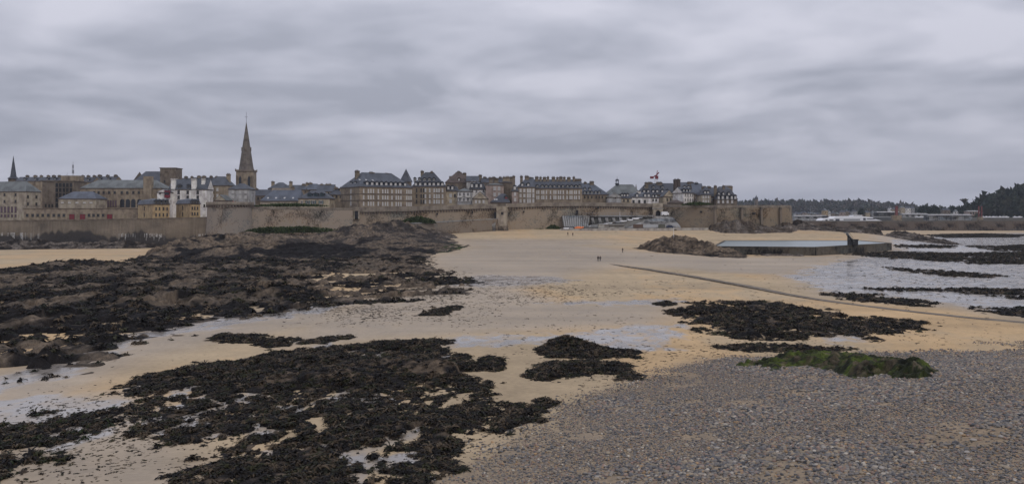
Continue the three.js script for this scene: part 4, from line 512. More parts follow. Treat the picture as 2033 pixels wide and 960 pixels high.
// middle: roofs between the spire and the tall block
building({ label: 'dark roofed house at the foot of the cathedral', px: [498, 532], d: 440, eave: 388, ridge: 376, roof: 'gable', D: 10, rm: 'slateD', wall: 'graniteD', chim: [[504, 374, 1.6]], win: [['f', [505, 512, 520], [394], 1, 1.6, 'brown']] });
building({ label: 'house under a broad blue slate roof with skylights', px: [516, 594], d: 414, eave: 398.5, ridge: 377, iL: 5, iR: 1, D: 13, rm: 'slateB', wall: 'graniteP', sky: [[530, 393], [546, 393], [563, 393], [580, 393]] });
building({ label: 'cream house with teal shutters and teal dormers', px: [592, 654], d: 410, eave: 393.5, ridge: 378, D: 12, rm: 'slate', wall: 'cream', win: [['f', [611, 622.5, 637], [401], 1.3, 1.7, 'shutT'], ['f', [599], [401], 1, 1.6, 'dark']], dorm: [[[613, 625, 637.5], 388.5, 1.6, 1.9, 'teal']], chim: [[603, 376, 1.6]] });
[[532, 572, 475, 374, 362, [536, 572], 'slate', 'grey hipped roof standing highest between cathedral and tall block'], [560, 602, 490, 377, 367, [598], 'slate', 'slate roof with slim chimney right of the highest grey roof'], [598, 640, 482, 376, 364.5, [605, 612], 'slateB', 'blue slate roof with twin chimneys left of the pale chimneys'], [628, 660, 455, 380, 366, [634, 644, 650], 'slate', 'house with pale stone chimneys left of the tall corner block'], [652, 680, 432, 386, 374, [663, 673], 'slateD', 'narrow dark house squeezed against the tall corner block'], [536, 575, 445, 382, 373, [575], 'graniteD', 'brownish roof just behind the broad blue slate roof']].forEach(([a, b, d, e, r, ch, rm, label], i) => building({ label, px: [a, b], d, eave: e, ridge: r, roof: i % 2 ? 'gable' : 'hip', D: 11, rm, wall: i === 3 ? 'cream' : 'granite', chim: ch.map(c => [c, r - (i === 3 ? 1 : 2), rr(1.8, 2.8), i === 3 ? 'graniteP' : 'granite']), win: [['f', [a + 8, a + 16, a + 24], [e + 4], 1, 1.5, 'brown']] }));
// tall granite blocks
const Qc = [721.5, 731, 736, 741, 750.6, 759.5, 764.7, 769.3, 777.8, 786.2, 790.9, 795.6, 807.3, 811.5, 815.7];
building({ name: 'corner_block', cat: 'building', label: 'largest granite apartment block turning its corner to the beach', px: [713, 819], d: 404, yaw: 36, pl: 676, eave: 370, ridge: 341, hip: 7, rm: 'slate', wall: 'granite', bands: [384.5, 397.5], win: [['f', Qc, [378.5, 391, 404], 0.72, 2.1, 'white'], ['l', [696.5], [378.5, 391, 403], 1.4, 2.3, 'pale']], dorm: [[[730.5, 740.5, 750, 759, 768.5, 778, 787, 796, 806], 365, 1.2, 2.0, 'white'], [[692, 700], 364.5, 1.3, 2.0, 'white', 'l']], chim: [[728, 338, 3], [757, 340.5, 4], [787, 342, 2.8], [745, 343, 1.4]], sky: [[722, 356], [735, 356], [748, 356.5]] });
building({ name: 'granite_block', cat: 'building', label: 'steep roofed granite block with two rows of dormers', px: [818, 885], d: 428, yaw: 4, eave: 370, ridge: 341.5, D: 15, hip: 7, rm: 'slateD', wall: 'granite', win: [['f', [827, 836, 841], [377.5, 389, 400], 0.9, 2.2, 'brown'], ['f', [844.5, 853, 862, 867, 871.5, 878.5], [377.5, 389, 400], 0.85, 2.1, 'pale']], dorm: [[[825.5, 834, 844, 853, 861, 870, 878], 366, 1.2, 1.7, 'white'], [[823, 832, 842, 852, 861], 356.5, 1.0, 1.3, 'dark']], chim: [[837, 339, 2.4], [856, 340, 1.8]] });
{ const t = spire('pavilion_roof', 'little pointed pavilion roof between the two tall blocks', 806, 452, yAt(334, 452), yAt(346, 452), 0.7, M.slateD); part('roof', metric(new THREE.ConeGeometry(4.2, 7.5, 4).rotateY(0.6).translate(0, -0.5, 0)), M.slateD, t); part('tower', bx(5.6, 18, 5.6, 0, -13, 0), M.graniteD, t); }
building({ label: 'pale ochre house with dark attic beside the second tall block', px: [885, 909], d: 432, eave: 378.5, ridge: 368, roof: 'mansard', D: 10, wall: 'cream', rm: 'slateD', win: [['f', [894.5], [388, 399], 1.4, 2, 'pale'], ['f', [903], [388], 1, 1.8, 'brown']], dorm: [[[890, 898], 373, 1.1, 1.6, 'white']] });
building({ label: 'pale grey white house with balconies behind the corbelled rampart', px: [908, 936], d: 430, eave: 379, ridge: 373, D: 10, wall: 'greyWall', rm: 'slateG', win: [['f', [913, 921, 929], [385.5, 396], 1.1, 1.9, 'shut']], more: (t, b) => { for (const c of [913, 929]) part('balcony', bx(2.6, 0.8, 0.8, b.U(c), yAt(390.5, b.d) - b.yb, 0.4), M.frame, t); } });
building({ label: 'house with white framed mansard attic in the middle', px: [932, 963], d: 452, eave: 375.5, ridge: 361, roof: 'mansard', D: 11, wall: 'white', rm: 'slateD', win: [['f', [938, 946, 960], [379], 1.1, 1.6, 'dark']], dorm: [[[937, 946, 955], 368.5, 1.2, 1.8, 'white']] });
building({ label: 'old stone gable house with dark roof behind the rampart walk', px: [938, 968], d: 424, yaw: 0, eave: 394, ridge: 379.5, roof: 'gableZ', D: 11, wall: 'graniteP', rm: 'slateD', win: [['f', [945, 952, 960], [400], 1, 1.6, 'white'], ['f', [952], [390], 0.9, 1.3, 'white']] });
building({ label: 'plain tan tenement with grouped chimneys', px: [964, 1000], d: 446, eave: 366.5, ridge: 363, D: 12, wall: 'pink', rm: 'slateG', win: [['f', [982, 991], [374, 386], 1.3, 2, 'pale']], chim: [[974, 353, 3, 'graniteD', 0.6, 6], [984, 354, 4, 'graniteD', 0.7, 6]] });
building({ label: 'bare brown party wall with big chimney stacks', px: [998, 1018], d: 452, eave: 362, ridge: 359, D: 12, wall: 'graniteD', rm: 'slateD', chim: [[1001, 351, 2.6, 'granite', 0.4, 6], [1008, 350.5, 3, 'granite', 0.4, 6], [1015, 351, 2.4, 'graniteD', 0.4, 6]] });
building({ label: 'low black slate roof with skylights behind the turret', px: [974, 1012], d: 428, eave: 401, ridge: 384, iL: 6, iR: 3, D: 11, wall: 'graniteD', rm: 'slateD', sky: [[982, 396], [986, 396]], dorm: [[[1005], 393, 1.5, 1.6, 'red']], chim: [[1006, 383, 1]] });
building({ label: 'narrow pinkish house left of the long granite terrace', px: [1016, 1029], d: 436, eave: 379, ridge: 369, roof: 'mansard', D: 10, wall: 'pink', rm: 'slate', win: [['f', [1022.5], [385, 396], 1.2, 2, 'white']], dorm: [[[1022], 373, 1.2, 1.7, 'white']], chim: [[1020, 349, 2.2, 'graniteD', 0.8, 9]] });
building({ label: 'dark brown hump of roofs behind the pale houses', px: [884, 934], d: 525, eave: 362, ridge: 341, D: 17, hip: 7, rm: 'brownRoof', wall: 'graniteD', chim: [[909, 340, 3], [893, 350, 3], [921, 343, 3]], dorm: [[[911], 357, 1.2, 1.6, 'white']] });
building({ label: 'slate roof with white attic windows behind the mansard house', px: [926, 950], d: 520, eave: 360, ridge: 349, D: 10, rm: 'slate', wall: 'greyWall', roof: 'gable', win: [['f', [937, 943], [362], 1.2, 2, 'pale']], chim: [[953, 347, 3, 'graniteD', 0.5, 7]] });
building({ label: 'jagged dark roofs behind the tan tenement', px: [955, 1000], d: 520, eave: 362, ridge: 353, roof: 'gable', D: 11, rm: 'slateD', wall: 'graniteD', chim: [[962, 351, 3], [972, 352, 2.5], [980, 351, 3], [993, 351, 2.6]] });
const Vc = [1066, 1069.5, 1076, 1079.5, 1085, 1093, 1100, 1103.5, 1109, 1113, 1118.5, 1126, 1132, 1135.5, 1141, 1144.5, 1150];
building({ name: 'granite_terrace', cat: 'building', label: 'long granite terrace with a comb of many chimneys', px: [1062, 1156], d: 446, yaw: 3, eave: 373.5, ridge: 356, roof: 'gable', D: 14, rm: 'slate', wall: 'granite', bands: [374.5], win: [['f', Vc, [381, 391.5], 0.7, 2.1, 'white']], dorm: [[[1067, 1077, 1085, 1093, 1101, 1110, 1118, 1127, 1135, 1144, 1151], 370.5, 0.9, 1.2, 'dark']], chim: [1067.5, 1075, 1083, 1090, 1101, 1109, 1116, 1123, 1132, 1142].map((c, i) => [c, 350.6 + (i % 3) * 0.5, i % 2 ? 1.7 : 2.6, 'graniteD', 0.42, 6]).concat([[1151, 355, 5, 'graniteD', 0.45, 6]]) });
building({ name: 'granite_terrace', cat: 'building', label: 'taller hipped left end of the long granite terrace', px: [1028, 1062], d: 444, yaw: 3, eave: 371, ridge: 351.5, iL: 6, iR: 0.5, D: 15, rm: 'slate', wall: 'granite', win: [['f', [1033.5, 1041], [378, 388, 398.5], 1.2, 2, 'white'], ['f', [1048, 1052.5, 1059], [378, 388, 398.5], 1.1, 2.4, 'white']], dorm: [[[1037, 1049], 367.5, 1.1, 1.6, 'white']], chim: [[1037, 349, 2], [1047.5, 349, 3.2, 'graniteD', 0.4, 6], [1056, 352, 2.4]] });
building({ label: 'blue slate hipped house at the right end of the long terrace', px: [1155, 1208], d: 462, eave: 385.5, ridge: 363, iL: 1, iR: 9, D: 13, rm: 'slateB', wall: 'granite', dorm: [[[1161, 1168, 1175, 1183, 1190], 382.5, 0.8, 1.2, 'dark'], [[1162, 1172], 375, 0.8, 1, 'dark']], win: [['f', [1161, 1168, 1175, 1184, 1190, 1196], [391], 0.9, 1.5, 'brown']], chim: [[1177, 360, 3.4, 'graniteD', 0.45, 6], [1164, 361, 2]] });
// chapel and right quarter
building({ name: 'chapel', cat: 'church', label: 'grey roofed chapel with a domed bell turret', px: [1204, 1272], d: 490, eave: 385, ridge: 366, iL: 7.5, iR: 4, D: 14, rm: 'slateG', wall: 'graniteD', more: (t, b) => { const m = part('bell_turret', mg([cyl(1.1, 1.1, 5.5, 0, -4, 0, 8), cyl(1.4, 1.4, 0.4, 0, 1.5, 0, 8), ...[0, 1, 2, 3].map(i => bx(0.35, 1.8, 0.35, Math.cos(i * 1.57 + 0.8) * 0.9, 2.6, Math.sin(i * 1.57 + 0.8) * 0.9)), metric(new THREE.SphereGeometry(1.2, 10, 6, 0, 6.3, 0, 1.6).translate(0, 3.5, 0)), cyl(0.08, 0.05, 1.6, 0, 4.6, 0, 4)]), M.slateD, t); m.position.set(b.U(1228.5), b.H + b.h - 1.2, -b.D / 2); } });
building({ label: 'pale rendered gable house below the chapel', px: [1206, 1234], d: 456, eave: 391, ridge: 381, roof: 'gableZ', D: 12, wall: 'greyWall', rm: 'slateG', win: [['f', [1222], [392], 0.7, 1.2, 'brown']] });
building({ label: 'cream house with dark dormers beside the pale gable house', px: [1233, 1254], d: 461, eave: 393, ridge: 382, D: 10, wall: 'cream', rm: 'slateD', dorm: [[[1236, 1241, 1247], 388, 0.9, 1.4, 'white']], win: [['f', [1239, 1247], [398], 0.9, 1.4, 'brown']] });
building({ label: 'low white house with slate attic and one white chimney', px: [1252, 1293], d: 464, eave: 391, ridge: 382.5, roof: 'mansard', D: 10, wall: 'white', rm: 'slateB', win: [['f', [1258, 1269.5, 1280.5], [400], 1.3, 2, 'brown']], dorm: [[[1265, 1281, 1288], 388, 1.2, 1.4, 'white']], chim: [[1269.5, 379.5, 2, 'white', 0.2, 5]] });
building({ label: 'small white annex with grey attic right of the low white house', px: [1293, 1308], d: 466, eave: 392, ridge: 385, roof: 'mansard', D: 9, wall: 'white', rm: 'slate', win: [['f', [1297, 1303], [397], 0.9, 1.4, 'brown']], dorm: [[[1297, 1303], 389, 0.8, 1, 'white']] });
building({ label: 'row of steep dark gabled roofs below the crane', px: [1268, 1340], d: 500, eave: 386, ridge: 363.5, roof: 'gable', iL: 6, D: 15, wall: 'graniteD', rm: 'slateD', dorm: [[[1280, 1288, 1298, 1306, 1316, 1326], 380, 1.1, 1.6, 'white'], [[1283, 1300, 1318], 372, 1.1, 1.4, 'dark']], chim: [[1286, 362, 3, 'graniteD', 0.3, 7], [1295, 361.5, 4, 'graniteD', 0.5, 7], [1313, 361.5, 5, 'graniteD', 0.45, 7]] });
building({ label: 'beige gable house left of the white gable house', px: [1317, 1340], d: 466, eave: 390, ridge: 377, roof: 'gableZ', D: 12, wall: 'cream', rm: 'slateD', win: [['f', [1325, 1332], [396, 388], 0.8, 1.8, 'brown']] });
building({ name: 'white_gable_house', label: 'white house with blank white gable end and twin brown chimneys', px: [1357, 1379], d: 458, yaw: 30, pl: 1336, eave: 382.5, ridge: 371, roof: 'gable', wall: 'white', rm: 'slate', win: [['f', [1361, 1366, 1371, 1375.5], [386.5, 396.5], 0.9, 1.7, 'dark']], dorm: [[[1360, 1366, 1372], 378.5, 0.9, 1.3, 'white']], chim: [[1359, 356, 2.6, 'brownRoof', 0.85, 8], [1366, 355.5, 2.8, 'brownRoof', 0.9, 8]] });
building({ name: 'kiosk', label: 'low dark hip roofed pavilion on the bastion terrace', px: [1330, 1357], d: 453, base: 17, eave: 402, ridge: 396.5, D: 7, wall: 'graniteD', rm: 'brownRoof' });
building({ label: 'slate roof with heavy stacks behind the white gable house', px: [1352, 1382], d: 490, eave: 376, ridge: 361.5, roof: 'gable', D: 12, rm: 'slate', wall: 'graniteD', chim: [[1374, 361, 5, 'graniteD', 0.4, 7]], dorm: [[[1360, 1368], 372, 1, 1.3, 'white']] });
building({ label: 'narrow blue roofed house right of the white gable house', px: [1378, 1398], d: 462, eave: 385, ridge: 364, roof: 'gable', D: 13, rm: 'slateB', wall: 'graniteD', chim: [[1388, 362.5, 2.6, 'slate', 0.5, 5]], win: [['f', [1383, 1390], [392, 399], 0.8, 1.3, 'dark']] });
building({ label: 'tan granite house with white dormer on the bastion', px: [1392, 1412], d: 452, eave: 386.5, ridge: 371, iL: 4, iR: 1, D: 12, rm: 'slateD', wall: 'graniteP', win: [['f', [1397, 1402, 1407], [391, 399], 0.9, 1.6, 'white']], dorm: [[[1401, 1407], 382.5, 1, 1.5, 'white']], chim: [[1404, 370, 3.4, 'graniteD', 0.6, 6]] });
building({ label: 'granite house left of the rightmost steep block', px: [1410, 1424], d: 454, eave: 390, ridge: 372, roof: 'gable', D: 12, rm: 'slate', wall: 'granite', win: [['f', [1414, 1420], [396], 0.8, 1.6, 'dark']], chim: [[1413, 370, 3, 'graniteD', 0.5, 7]] });
building({ name: 'end_block', cat: 'building', label: 'steep roofed block with tall slab chimneys at the right end of town', px: [1422, 1464], d: 448, eave: 395, ridge: 370, roof: 'mansard', mk: 3, D: 16, rm: 'slateD', wall: 'graniteD', win: [['f', [1427, 1436, 1445, 1454], [400], 1.1, 1.8, 'white']], dorm: [[[1427, 1435, 1444, 1453, 1460], 392, 1.1, 1.6, 'white'], [[1428, 1437, 1448], 385, 0.9, 1.2, 'white']], chim: [[1425, 368.5, 2, 'graniteD', 0.3, 9], [1440, 368, 1.6, 'graniteD', 0.2, 10], [1456, 369, 6, 'granite', 0.6, 7]] });

// ---------------------------------------------------------------- sailing slipway
const flat = (p, n, m, parent) => part(n, faces(p), m, parent);
{
  const d = 426, t = thing('slipway_quay', 'concrete quay edge along the top of the beach', 'quay'); part('quay', strip(dense([[1116, 424], [1160, 421], [1240, 423], [1330, 428], [1400, 431]].map(([p, q]) => [xAt(p, q), -q]), 24), 5, 4.5, (x, z, k) => yAt(453, -z) - 0.25 + k * 0.55), M.concreteP, t);
  const r = thing('ribbed_embankment', 'sloping ribbed concrete embankment below the long rampart', 'wall'), A = at(1120, 450, 428), B = at(1168, 449, 431), C = at(1172, 428, 438), E = at(1116, 428, 435);
  const s = n => [n.x, n.y, n.z]; const back = p => [p.x, p.y, p.z - 6]; flat([[s(A), s(B), s(C), s(E)], [s(E), s(C), back(C), back(E)], [s(A), s(E), back(E), [A.x, A.y, A.z - 12]]], 'slope', M.concrete, r);
  for (let i = 0; i < 13; i++) { const k = i / 12, a = A.clone().lerp(B, k), b = E.clone().lerp(C, k); part('rib', bar([a.x, a.y + 0.1, a.z + 0.1], [b.x, b.y + 0.1, b.z + 0.1], 0.16, 0.16, 4), M.concreteD, r); }
  const w = thing('terrace_wall', 'dark arcaded retaining wall behind the dinghy park', 'wall'), x0 = xAt(1170, 440), x1 = xAt(1292, 446); part('wall', bx(x1 - x0, 9, 3, (x0 + x1) / 2, 10, -444), M.concreteD, w); part('deck_edge', bx(x1 - x0 + 12, 0.9, 4, (x0 + x1) / 2 - 5, 14.6, -443.4), M.concrete, w);
  for (let i = 0; i < 6; i++) part('sloping_pier', faces([[[0, 0, 3.5], [1.6, 0, 3.5], [1.2, 5.4, 0], [-0.4, 5.4, 0]], [[1.6, 0, 3.5], [1.6, 0, 0], [1.2, 5.4, 0]], [[0, 0, 0], [0, 0, 3.5], [-0.4, 5.4, 0]]]), M.concrete, w).position.set(x0 + 1.5 + i * 3.9, 8.6, -442.4);
  const rail = thing('promenade_railing', 'thin metal railing on the terrace above the slipway', 'railing'), bars = []; for (let i = 0; i < 26; i++) { const x = xAt(1118, 436) + i * 1.65; part('post', bx(0.08, 1.1, 0.08, x, 15.55, -441.7), M.metal, rail); } part('top_rail', bx(43, 0.1, 0.1, xAt(1118, 436) + 20.6, 16.14, -441.7), M.metal, rail);
  const ramp = thing('boat_ramp', 'wide grey concrete boat ramp sloping up to the gate', 'ramp'), a = at(1238, 452, 427), b = at(1352, 450, 430), c = at(1336, 428.5, 447), e = at(1296, 428.5, 447), f = at(1236, 440, 442), dn = p => [p.x, p.y - 4, p.z];
  flat([[s(a), s(b), s(c), s(e)], [s(a), s(e), s(f)], [s(b), dn(b), dn(c), s(c)], [s(a), dn(a), dn(b), s(b)], [s(f), dn(f), dn(a), s(a)]], 'ramp', M.concrete, ramp);
  const fl = thing('dinghy_park', 'sloping concrete apron where the dinghies are parked', 'ramp'), g = at(1118, 457, 423), h = at(1240, 453, 425), i2 = at(1296, 428.8, 446.5), j2 = at(1170, 445, 440); flat([[s(g), s(h), s(i2), s(j2)], [s(g), dn(g), dn(h), s(h)], [s(j2), dn(j2), dn(g), s(g)]], 'apron', M.concreteD, fl);
  const apronY = (x, z) => { const k = clamp((x - g.x) / (i2.x - g.x)), q = clamp((-z - 423) / 20); return lerp(lerp(g.y, h.y, clamp((x - g.x) / (h.x - g.x))), lerp(j2.y, i2.y, clamp((x - j2.x) / (i2.x - j2.x))), q) + 0.15; };
  { const sh = thing('boat_shed', 'low flat roofed white shed on the quay', 'shed', [xAt(1188, 424), 7.3, -424]); part('wall', bx(5, 2.6, 4, 2.5, 1.3, 0), M.concreteP, sh); part('wall', bx(8.6, 2.3, 3.6, 9.3, 1.15, 0.1), M.concreteP, sh); part('roof', mg([bx(5.2, 0.25, 4.3, 2.5, 2.72, 0), bx(9, 0.25, 4.2, 9.4, 2.43, 0.1)]), M.coping, sh); part('doorway', bx(8, 0.5, 0.1, 9.3, 1.95, 1.95), M.concreteD, sh); }
  // dinghies: hull with foredeck, cockpit and mast
  const hullS = new THREE.Shape(); hullS.moveTo(-2, 0.1); hullS.quadraticCurveTo(-1.9, -0.35, -1, -0.42); hullS.lineTo(1, -0.36); hullS.quadraticCurveTo(2, -0.15, 2.3, 0.3); hullS.lineTo(-2, 0.22); const hullG = new THREE.ExtrudeGeometry(hullS, { depth: 1.2, bevelEnabled: true, bevelSize: 0.18, bevelThickness: 0.2, bevelSegments: 2, steps: 1 }).translate(0, 0.55, -0.6), deckG = bx(1.5, 0.12, 0.9, -0.5, 0.92, 0), mastG = cyl(0.06, 0.04, 5.5, 0.6, 0.7, 0, 5);
  const greyH = std(rgb(0.35, 0.36, 0.38), 0.5), blueM = std(rgb(0.10, 0.15, 0.28), 0.5), dinghies = [];
  for (let i = 0; i < 15; i++) { const k = (i + rr(-0.25, 0.25)) / 14, px = lerp(1124, 1284, k), p = at(px, 425, lerp(425, 443, k)), b = thing('dinghy', 'white hulled sailing dinghy parked in the row up the slipway', 'dinghy', [p.x, apronY(p.x, p.z), p.z], 0.35 + rr(-0.9, 0.9), 'dinghies parked on the slipway'); part('hull', hullG, i % 4 === 1 ? greyH : M.paintW, b); b.scale.setScalar(rr(0.7, 0.95)); part('cockpit', deckG, i % 3 ? blueM : M.dark, b); if (i % 5 === 2) part('mast', mastG, M.metal, b); }
  { const p = at(1149, 425, 424), o = thing('inflatable_boat', 'orange inflatable rescue boat at the foot of the slipway', 'boat', [p.x, apronY(p.x, p.z) + 0.1, p.z], 0.1), om = std(rgb(0.62, 0.16, 0.035), 0.5), cv = new THREE.CatmullRomCurve3([[-2.3, 0.5, 0.9], [0.8, 0.55, 0.95], [2.2, 0.9, 0.4], [2.4, 1.0, 0], [2.2, 0.9, -0.4], [0.8, 0.55, -0.95], [-2.3, 0.5, -0.9]].map(v => new THREE.Vector3(...v))); part('tube', new THREE.TubeGeometry(cv, 28, 0.42, 8), om, o); part('cover', new THREE.SphereGeometry(1, 14, 8).scale(2.0, 0.75, 0.95).translate(0, 0.75, 0), om, o); part('engine', mg([bx(0.45, 0.9, 0.5, -2.5, 0.9, 0), bx(0.2, 0.7, 0.2, -2.5, 0.2, 0)]), M.dark, o); }
  { const p = at(1320, 427, 448), o = thing('white_van', 'small white van parked by the gateway', 'van', [p.x, 14.7, p.z + 1], 0.2); part('body', mg([bx(4.2, 1.3, 1.8, 0, 0.95, 0), bx(3.2, 0.7, 1.7, -0.4, 1.9, 0)]), M.paintW, o); part('windscreen', bx(0.1, 0.6, 1.5, 1.25, 1.85, 0), M.paneD, o); for (const x of [-1.3, 1.3]) for (const z of [-0.85, 0.85]) part('wheel', new THREE.CylinderGeometry(0.35, 0.35, 0.25, 12).rotateX(Math.PI / 2).translate(x, 0.35, z), M.dark, o); }
  [[1267, 425, [0.12, 0.075, 0.055], 5.0, 'brown'], [1314, 427, [0.10, 0.10, 0.075], 3.4, 'olive green']].forEach(([px, dd, c, L, n]) => { const p = at(px, 425, dd), o = thing('storage_container', `${n} storage container standing at the foot of the boat ramp`, 'container', [p.x, yAt(452.5, dd), p.z]), m = std(rgb(...c), 0.7); part('box', bx(L, 1.7, 1.8, 0, 1.0, 0), m, o); part('lid', bx(L + 0.12, 0.14, 1.9, 0, 1.92, 0), m, o); for (let i = 0; i < 6; i++) part('corrugation', bx(0.12, 1.5, 0.08, -L / 2 + (i + 0.5) * L / 6, 1.0, 0.93), m, o); part('skid', bx(L, 0.16, 1.2, 0, 0.08, 0), M.dark, o); });
  { const p = at(1331, 425, 427), o = thing('parked_car', 'dark blue car parked at the foot of the boat ramp', 'car', [p.x, yAt(452.3, 427), p.z], 0.1), m = std(rgb(0.03, 0.04, 0.08), 0.3), sh = new THREE.Shape(); [[-2, 0.3], [2, 0.3], [2, 0.8], [1.2, 0.95], [0.6, 1.42], [-1.1, 1.45], [-1.8, 0.95], [-2, 0.85]].forEach(([x, y], i) => i ? sh.lineTo(x, y) : sh.moveTo(x, y)); part('body', new THREE.ExtrudeGeometry(sh, { depth: 1.4, bevelSize: 0.08, bevelThickness: 0.12, bevelSegments: 2 }).translate(0, 0, -0.7), m, o); part('side_window', bx(1.7, 0.36, 0.05, -0.25, 1.18, 0.83), M.paneD, o); for (const x of [-1.25, 1.25]) for (const z of [-0.78, 0.78]) part('wheel', new THREE.CylinderGeometry(0.33, 0.33, 0.22, 12).rotateX(Math.PI / 2).translate(x, 0.33, z), M.dark, o); }
  [[1191, 457.5], [1225, 457], [1244, 456.5], [1268, 456], [1293, 455.5], [1339, 455]].forEach(([px, row], i) => { const [x, z] = [xAt(px, 419.5 + i * 0.9), -(419.5 + i * 0.9)], g = new THREE.DodecahedronGeometry(1, 1), p = g.attributes.position; for (let k = 0; k < p.count; k++) p.setY(k, p.getY(k) * (0.9 + 0.3 * noise(p.getX(k) * 2 + i * 5 + 30, p.getZ(k) * 2 + 30))); const m = shade(new THREE.Mesh(metric(g.scale(1.7, 0.8, 1)), M.graniteD)); m.position.set(x, ground(x, z) + 0.2, z); put(m, 'boulder', 'dark boulder resting on the sand against the quay edge', 'stone', 'boulders along the quay'); });
  [[1231, 420, 444, 436, 'white'], [1277, 442, 452, 427, 'grey'], [1320, 440, 451, 428, 'thin grey']].forEach(([px, r0, r1, dd, n]) => { const p = at(px, r1, dd), L = yAt(r0, dd) - p.y, o = thing('flagpole', `${n} bare pole standing on the slipway ${n === 'white' ? 'among the dinghies' : n === 'grey' ? 'beside the brown container' : 'beside the olive green container'}`, 'pole', [p.x, p.y, p.z]); part('shaft', cyl(0.1, 0.06, L, 0, 0, 0, 6), n === 'white' ? M.paintW : M.metal, o); part('foot', bx(0.5, 0.3, 0.5, 0, 0.15, 0), M.concrete, o); });
}
{ // beacon on the islet
  const x = xAt(1338, 309), z = -309, y = ground(x, z) + island(x, z)[0] - 0.1, t = thing('beacon_pole', 'white pole with a small rusty frame on top of the rock islet', 'pole', [x, y, z]); part('shaft', cyl(0.09, 0.06, yAt(450, 309) - y, 0, 0, 0, 6), M.paintW, t); part('frame', mg([bx(0.12, 1.5, 0.12, -0.7, 0.75, 0), bx(0.12, 1.5, 0.12, 0.05, 0.75, 0.2), bx(0.9, 0.12, 0.12, -0.3, 1.45, 0.1)]), std(rgb(0.12, 0.055, 0.04), 0.8), t);
}
[[1099, 456, 5, 2.6, 'dark green ivy bank covering the rampart foot left of the slipway'], [1072, 458, 6, 1.0, 'low green shrubs at the foot of the long rampart']].forEach(([px, row, w, h, label]) => bush(px, row, 429, w, h, 900, label));
bush(830, 440, 393, 9, 2.6, 900, 'dark green shrubs on top of the lower sea wall'); bush(590, 458.5, 372, 24, 2.2, 1600, 'grassy green bank below the pale rampart'); bush(530, 460, 371, 12, 2.2, 900, 'grass patch right beside the round tower foot');
bush(575, 407, 402, 20, 0.8, 900, 'clipped green hedge on the rampart walk before the blue slate roof'); bush(1385, 404.5, 436, 9, 0.8, 500, 'clipped hedge on top of the bastion');
function leafCloud(n, rx, ry, rz, s) { const pos = []; for (let i = 0; i < n; i++) { const a = rr(0, 6.283), r = Math.sqrt(rnd()), y = rnd(), k = Math.sqrt(1 - y * y * 0.85), c = [Math.cos(a) * r * rx * k, y * ry * (0.75 + 0.35 * noise(Math.cos(a) * r * 3 + 40, Math.sin(a) * r * 3 + 40)), Math.sin(a) * r * rz * k]; const u = new THREE.Vector3(rr(-1, 1), rr(-1, 1), rr(-1, 1)).normalize(), v = new THREE.Vector3(rr(-1, 1), rr(-1, 1), rr(-1, 1)).cross(u).normalize(), q = s * rr(0.6, 1.3); for (const [p, w] of [[-1, -1], [1, -1], [0, 1.2]]) pos.push(c[0] + (u.x * p + v.x * w) * q, c[1] + (u.y * p + v.y * w) * q, c[2] + (u.z * p + v.z * w) * q); } const g = new THREE.BufferGeometry(); g.setAttribute('position', new THREE.BufferAttribute(new Float32Array(pos), 3)); g.computeVertexNormals(); return g; }
function bush(px, row, d, w, h, n, label) { const p = at(px, row, d), t = thing('shrub', label, 'shrub', [p.x, p.y - 0.6, p.z]); part('foliage', leafCloud(n * 2, w, h + 0.8, 1.8, 0.34), leafM(0), t); }
function leafM(k) { return (leafM.c ||= [rgb(0.038, 0.058, 0.016), rgb(0.03, 0.045, 0.022), rgb(0.022, 0.034, 0.02), rgb(0.08, 0.07, 0.05)].map(c => new THREE.MeshStandardMaterial({ color: c, roughness: 0.9, side: THREE.DoubleSide })))[k]; }
{ // tower crane
  const p = at(1303, 425, 560), t = thing('tower_crane', 'red and white tower crane rising behind the dark gabled roofs', 'crane', [p.x, 11, p.z]), h = yAt(355, 560) - 11, rm = std(rgb(0.17, 0.03, 0.04), 0.7), seg = []; for (const a of [-0.8, 0.8]) for (const b of [-0.8, 0.8]) seg.push(bx(0.22, h, 0.22, a, h / 2, b)); for (let i = 0; i < h / 2; i++) seg.push(bar([-0.8, i * 2, 0.8], [0.8, i * 2 + 2, 0.8], 0.08, 0.08, 4)); part('mast', mg(seg), M.paintW, t); part('cab', bx(2, 2.2, 2, 0.3, h + 1.1, 0.4), rm, t); part('jib', mg([bar([0, h + 2.6, 0], [-3.6, h + 0.4, 0], 0.4), bar([0, h + 2.4, 0], [2.0, h + 4.6, 0], 0.4), bx(2.4, 1.6, 1.4, -3.0, h + 1.0, 0)]), rm, t); part('apex', bar([0, h + 1, 0], [0.9, h + 6, 0], 0.35, 0.2), rm, t);
}
// ---------------------------------------------------------------- harbour and far shore
{ const g = new THREE.PlaneGeometry(5200, 3600).rotateX(-Math.PI / 2).translate(1500, 1.4, -2580); const m = shade(new THREE.Mesh(g, std(rgb(0.05, 0.065, 0.075), 0.2, { bumpMap: rep(sandB, 120), bumpScale: 0.05 }))); put(m, 'harbour_water', 'grey harbour water behind the breakwater', null, null, 'structure'); }
rampart({ name: 'breakwater', label: 'long low dark stone breakwater across the right background', parapet: 0.7, th: 8, batter: 1.2, mat: std(rgb(0.115, 0.095, 0.08), 0.95, { map: rampT, bumpMap: rampT, bumpScale: 0.3 }), cop: M.concreteD, pts: [[1578, 772, 437.5, -0.5], [1720, 770, 438, -0.5], [1850, 766, 437.6, -0.5], [2033, 760, 436.6, -0.5], [2250, 750, 436, -0.5]] });
{ const q = shade(new THREE.Mesh(bx(900, 10.4, 500, xAt(1790, 1020) + 450, 5.9, -1270), M.concreteD)); put(q, 'far_quay', 'flat quay land beyond the breakwater', null, null, 'structure'); }
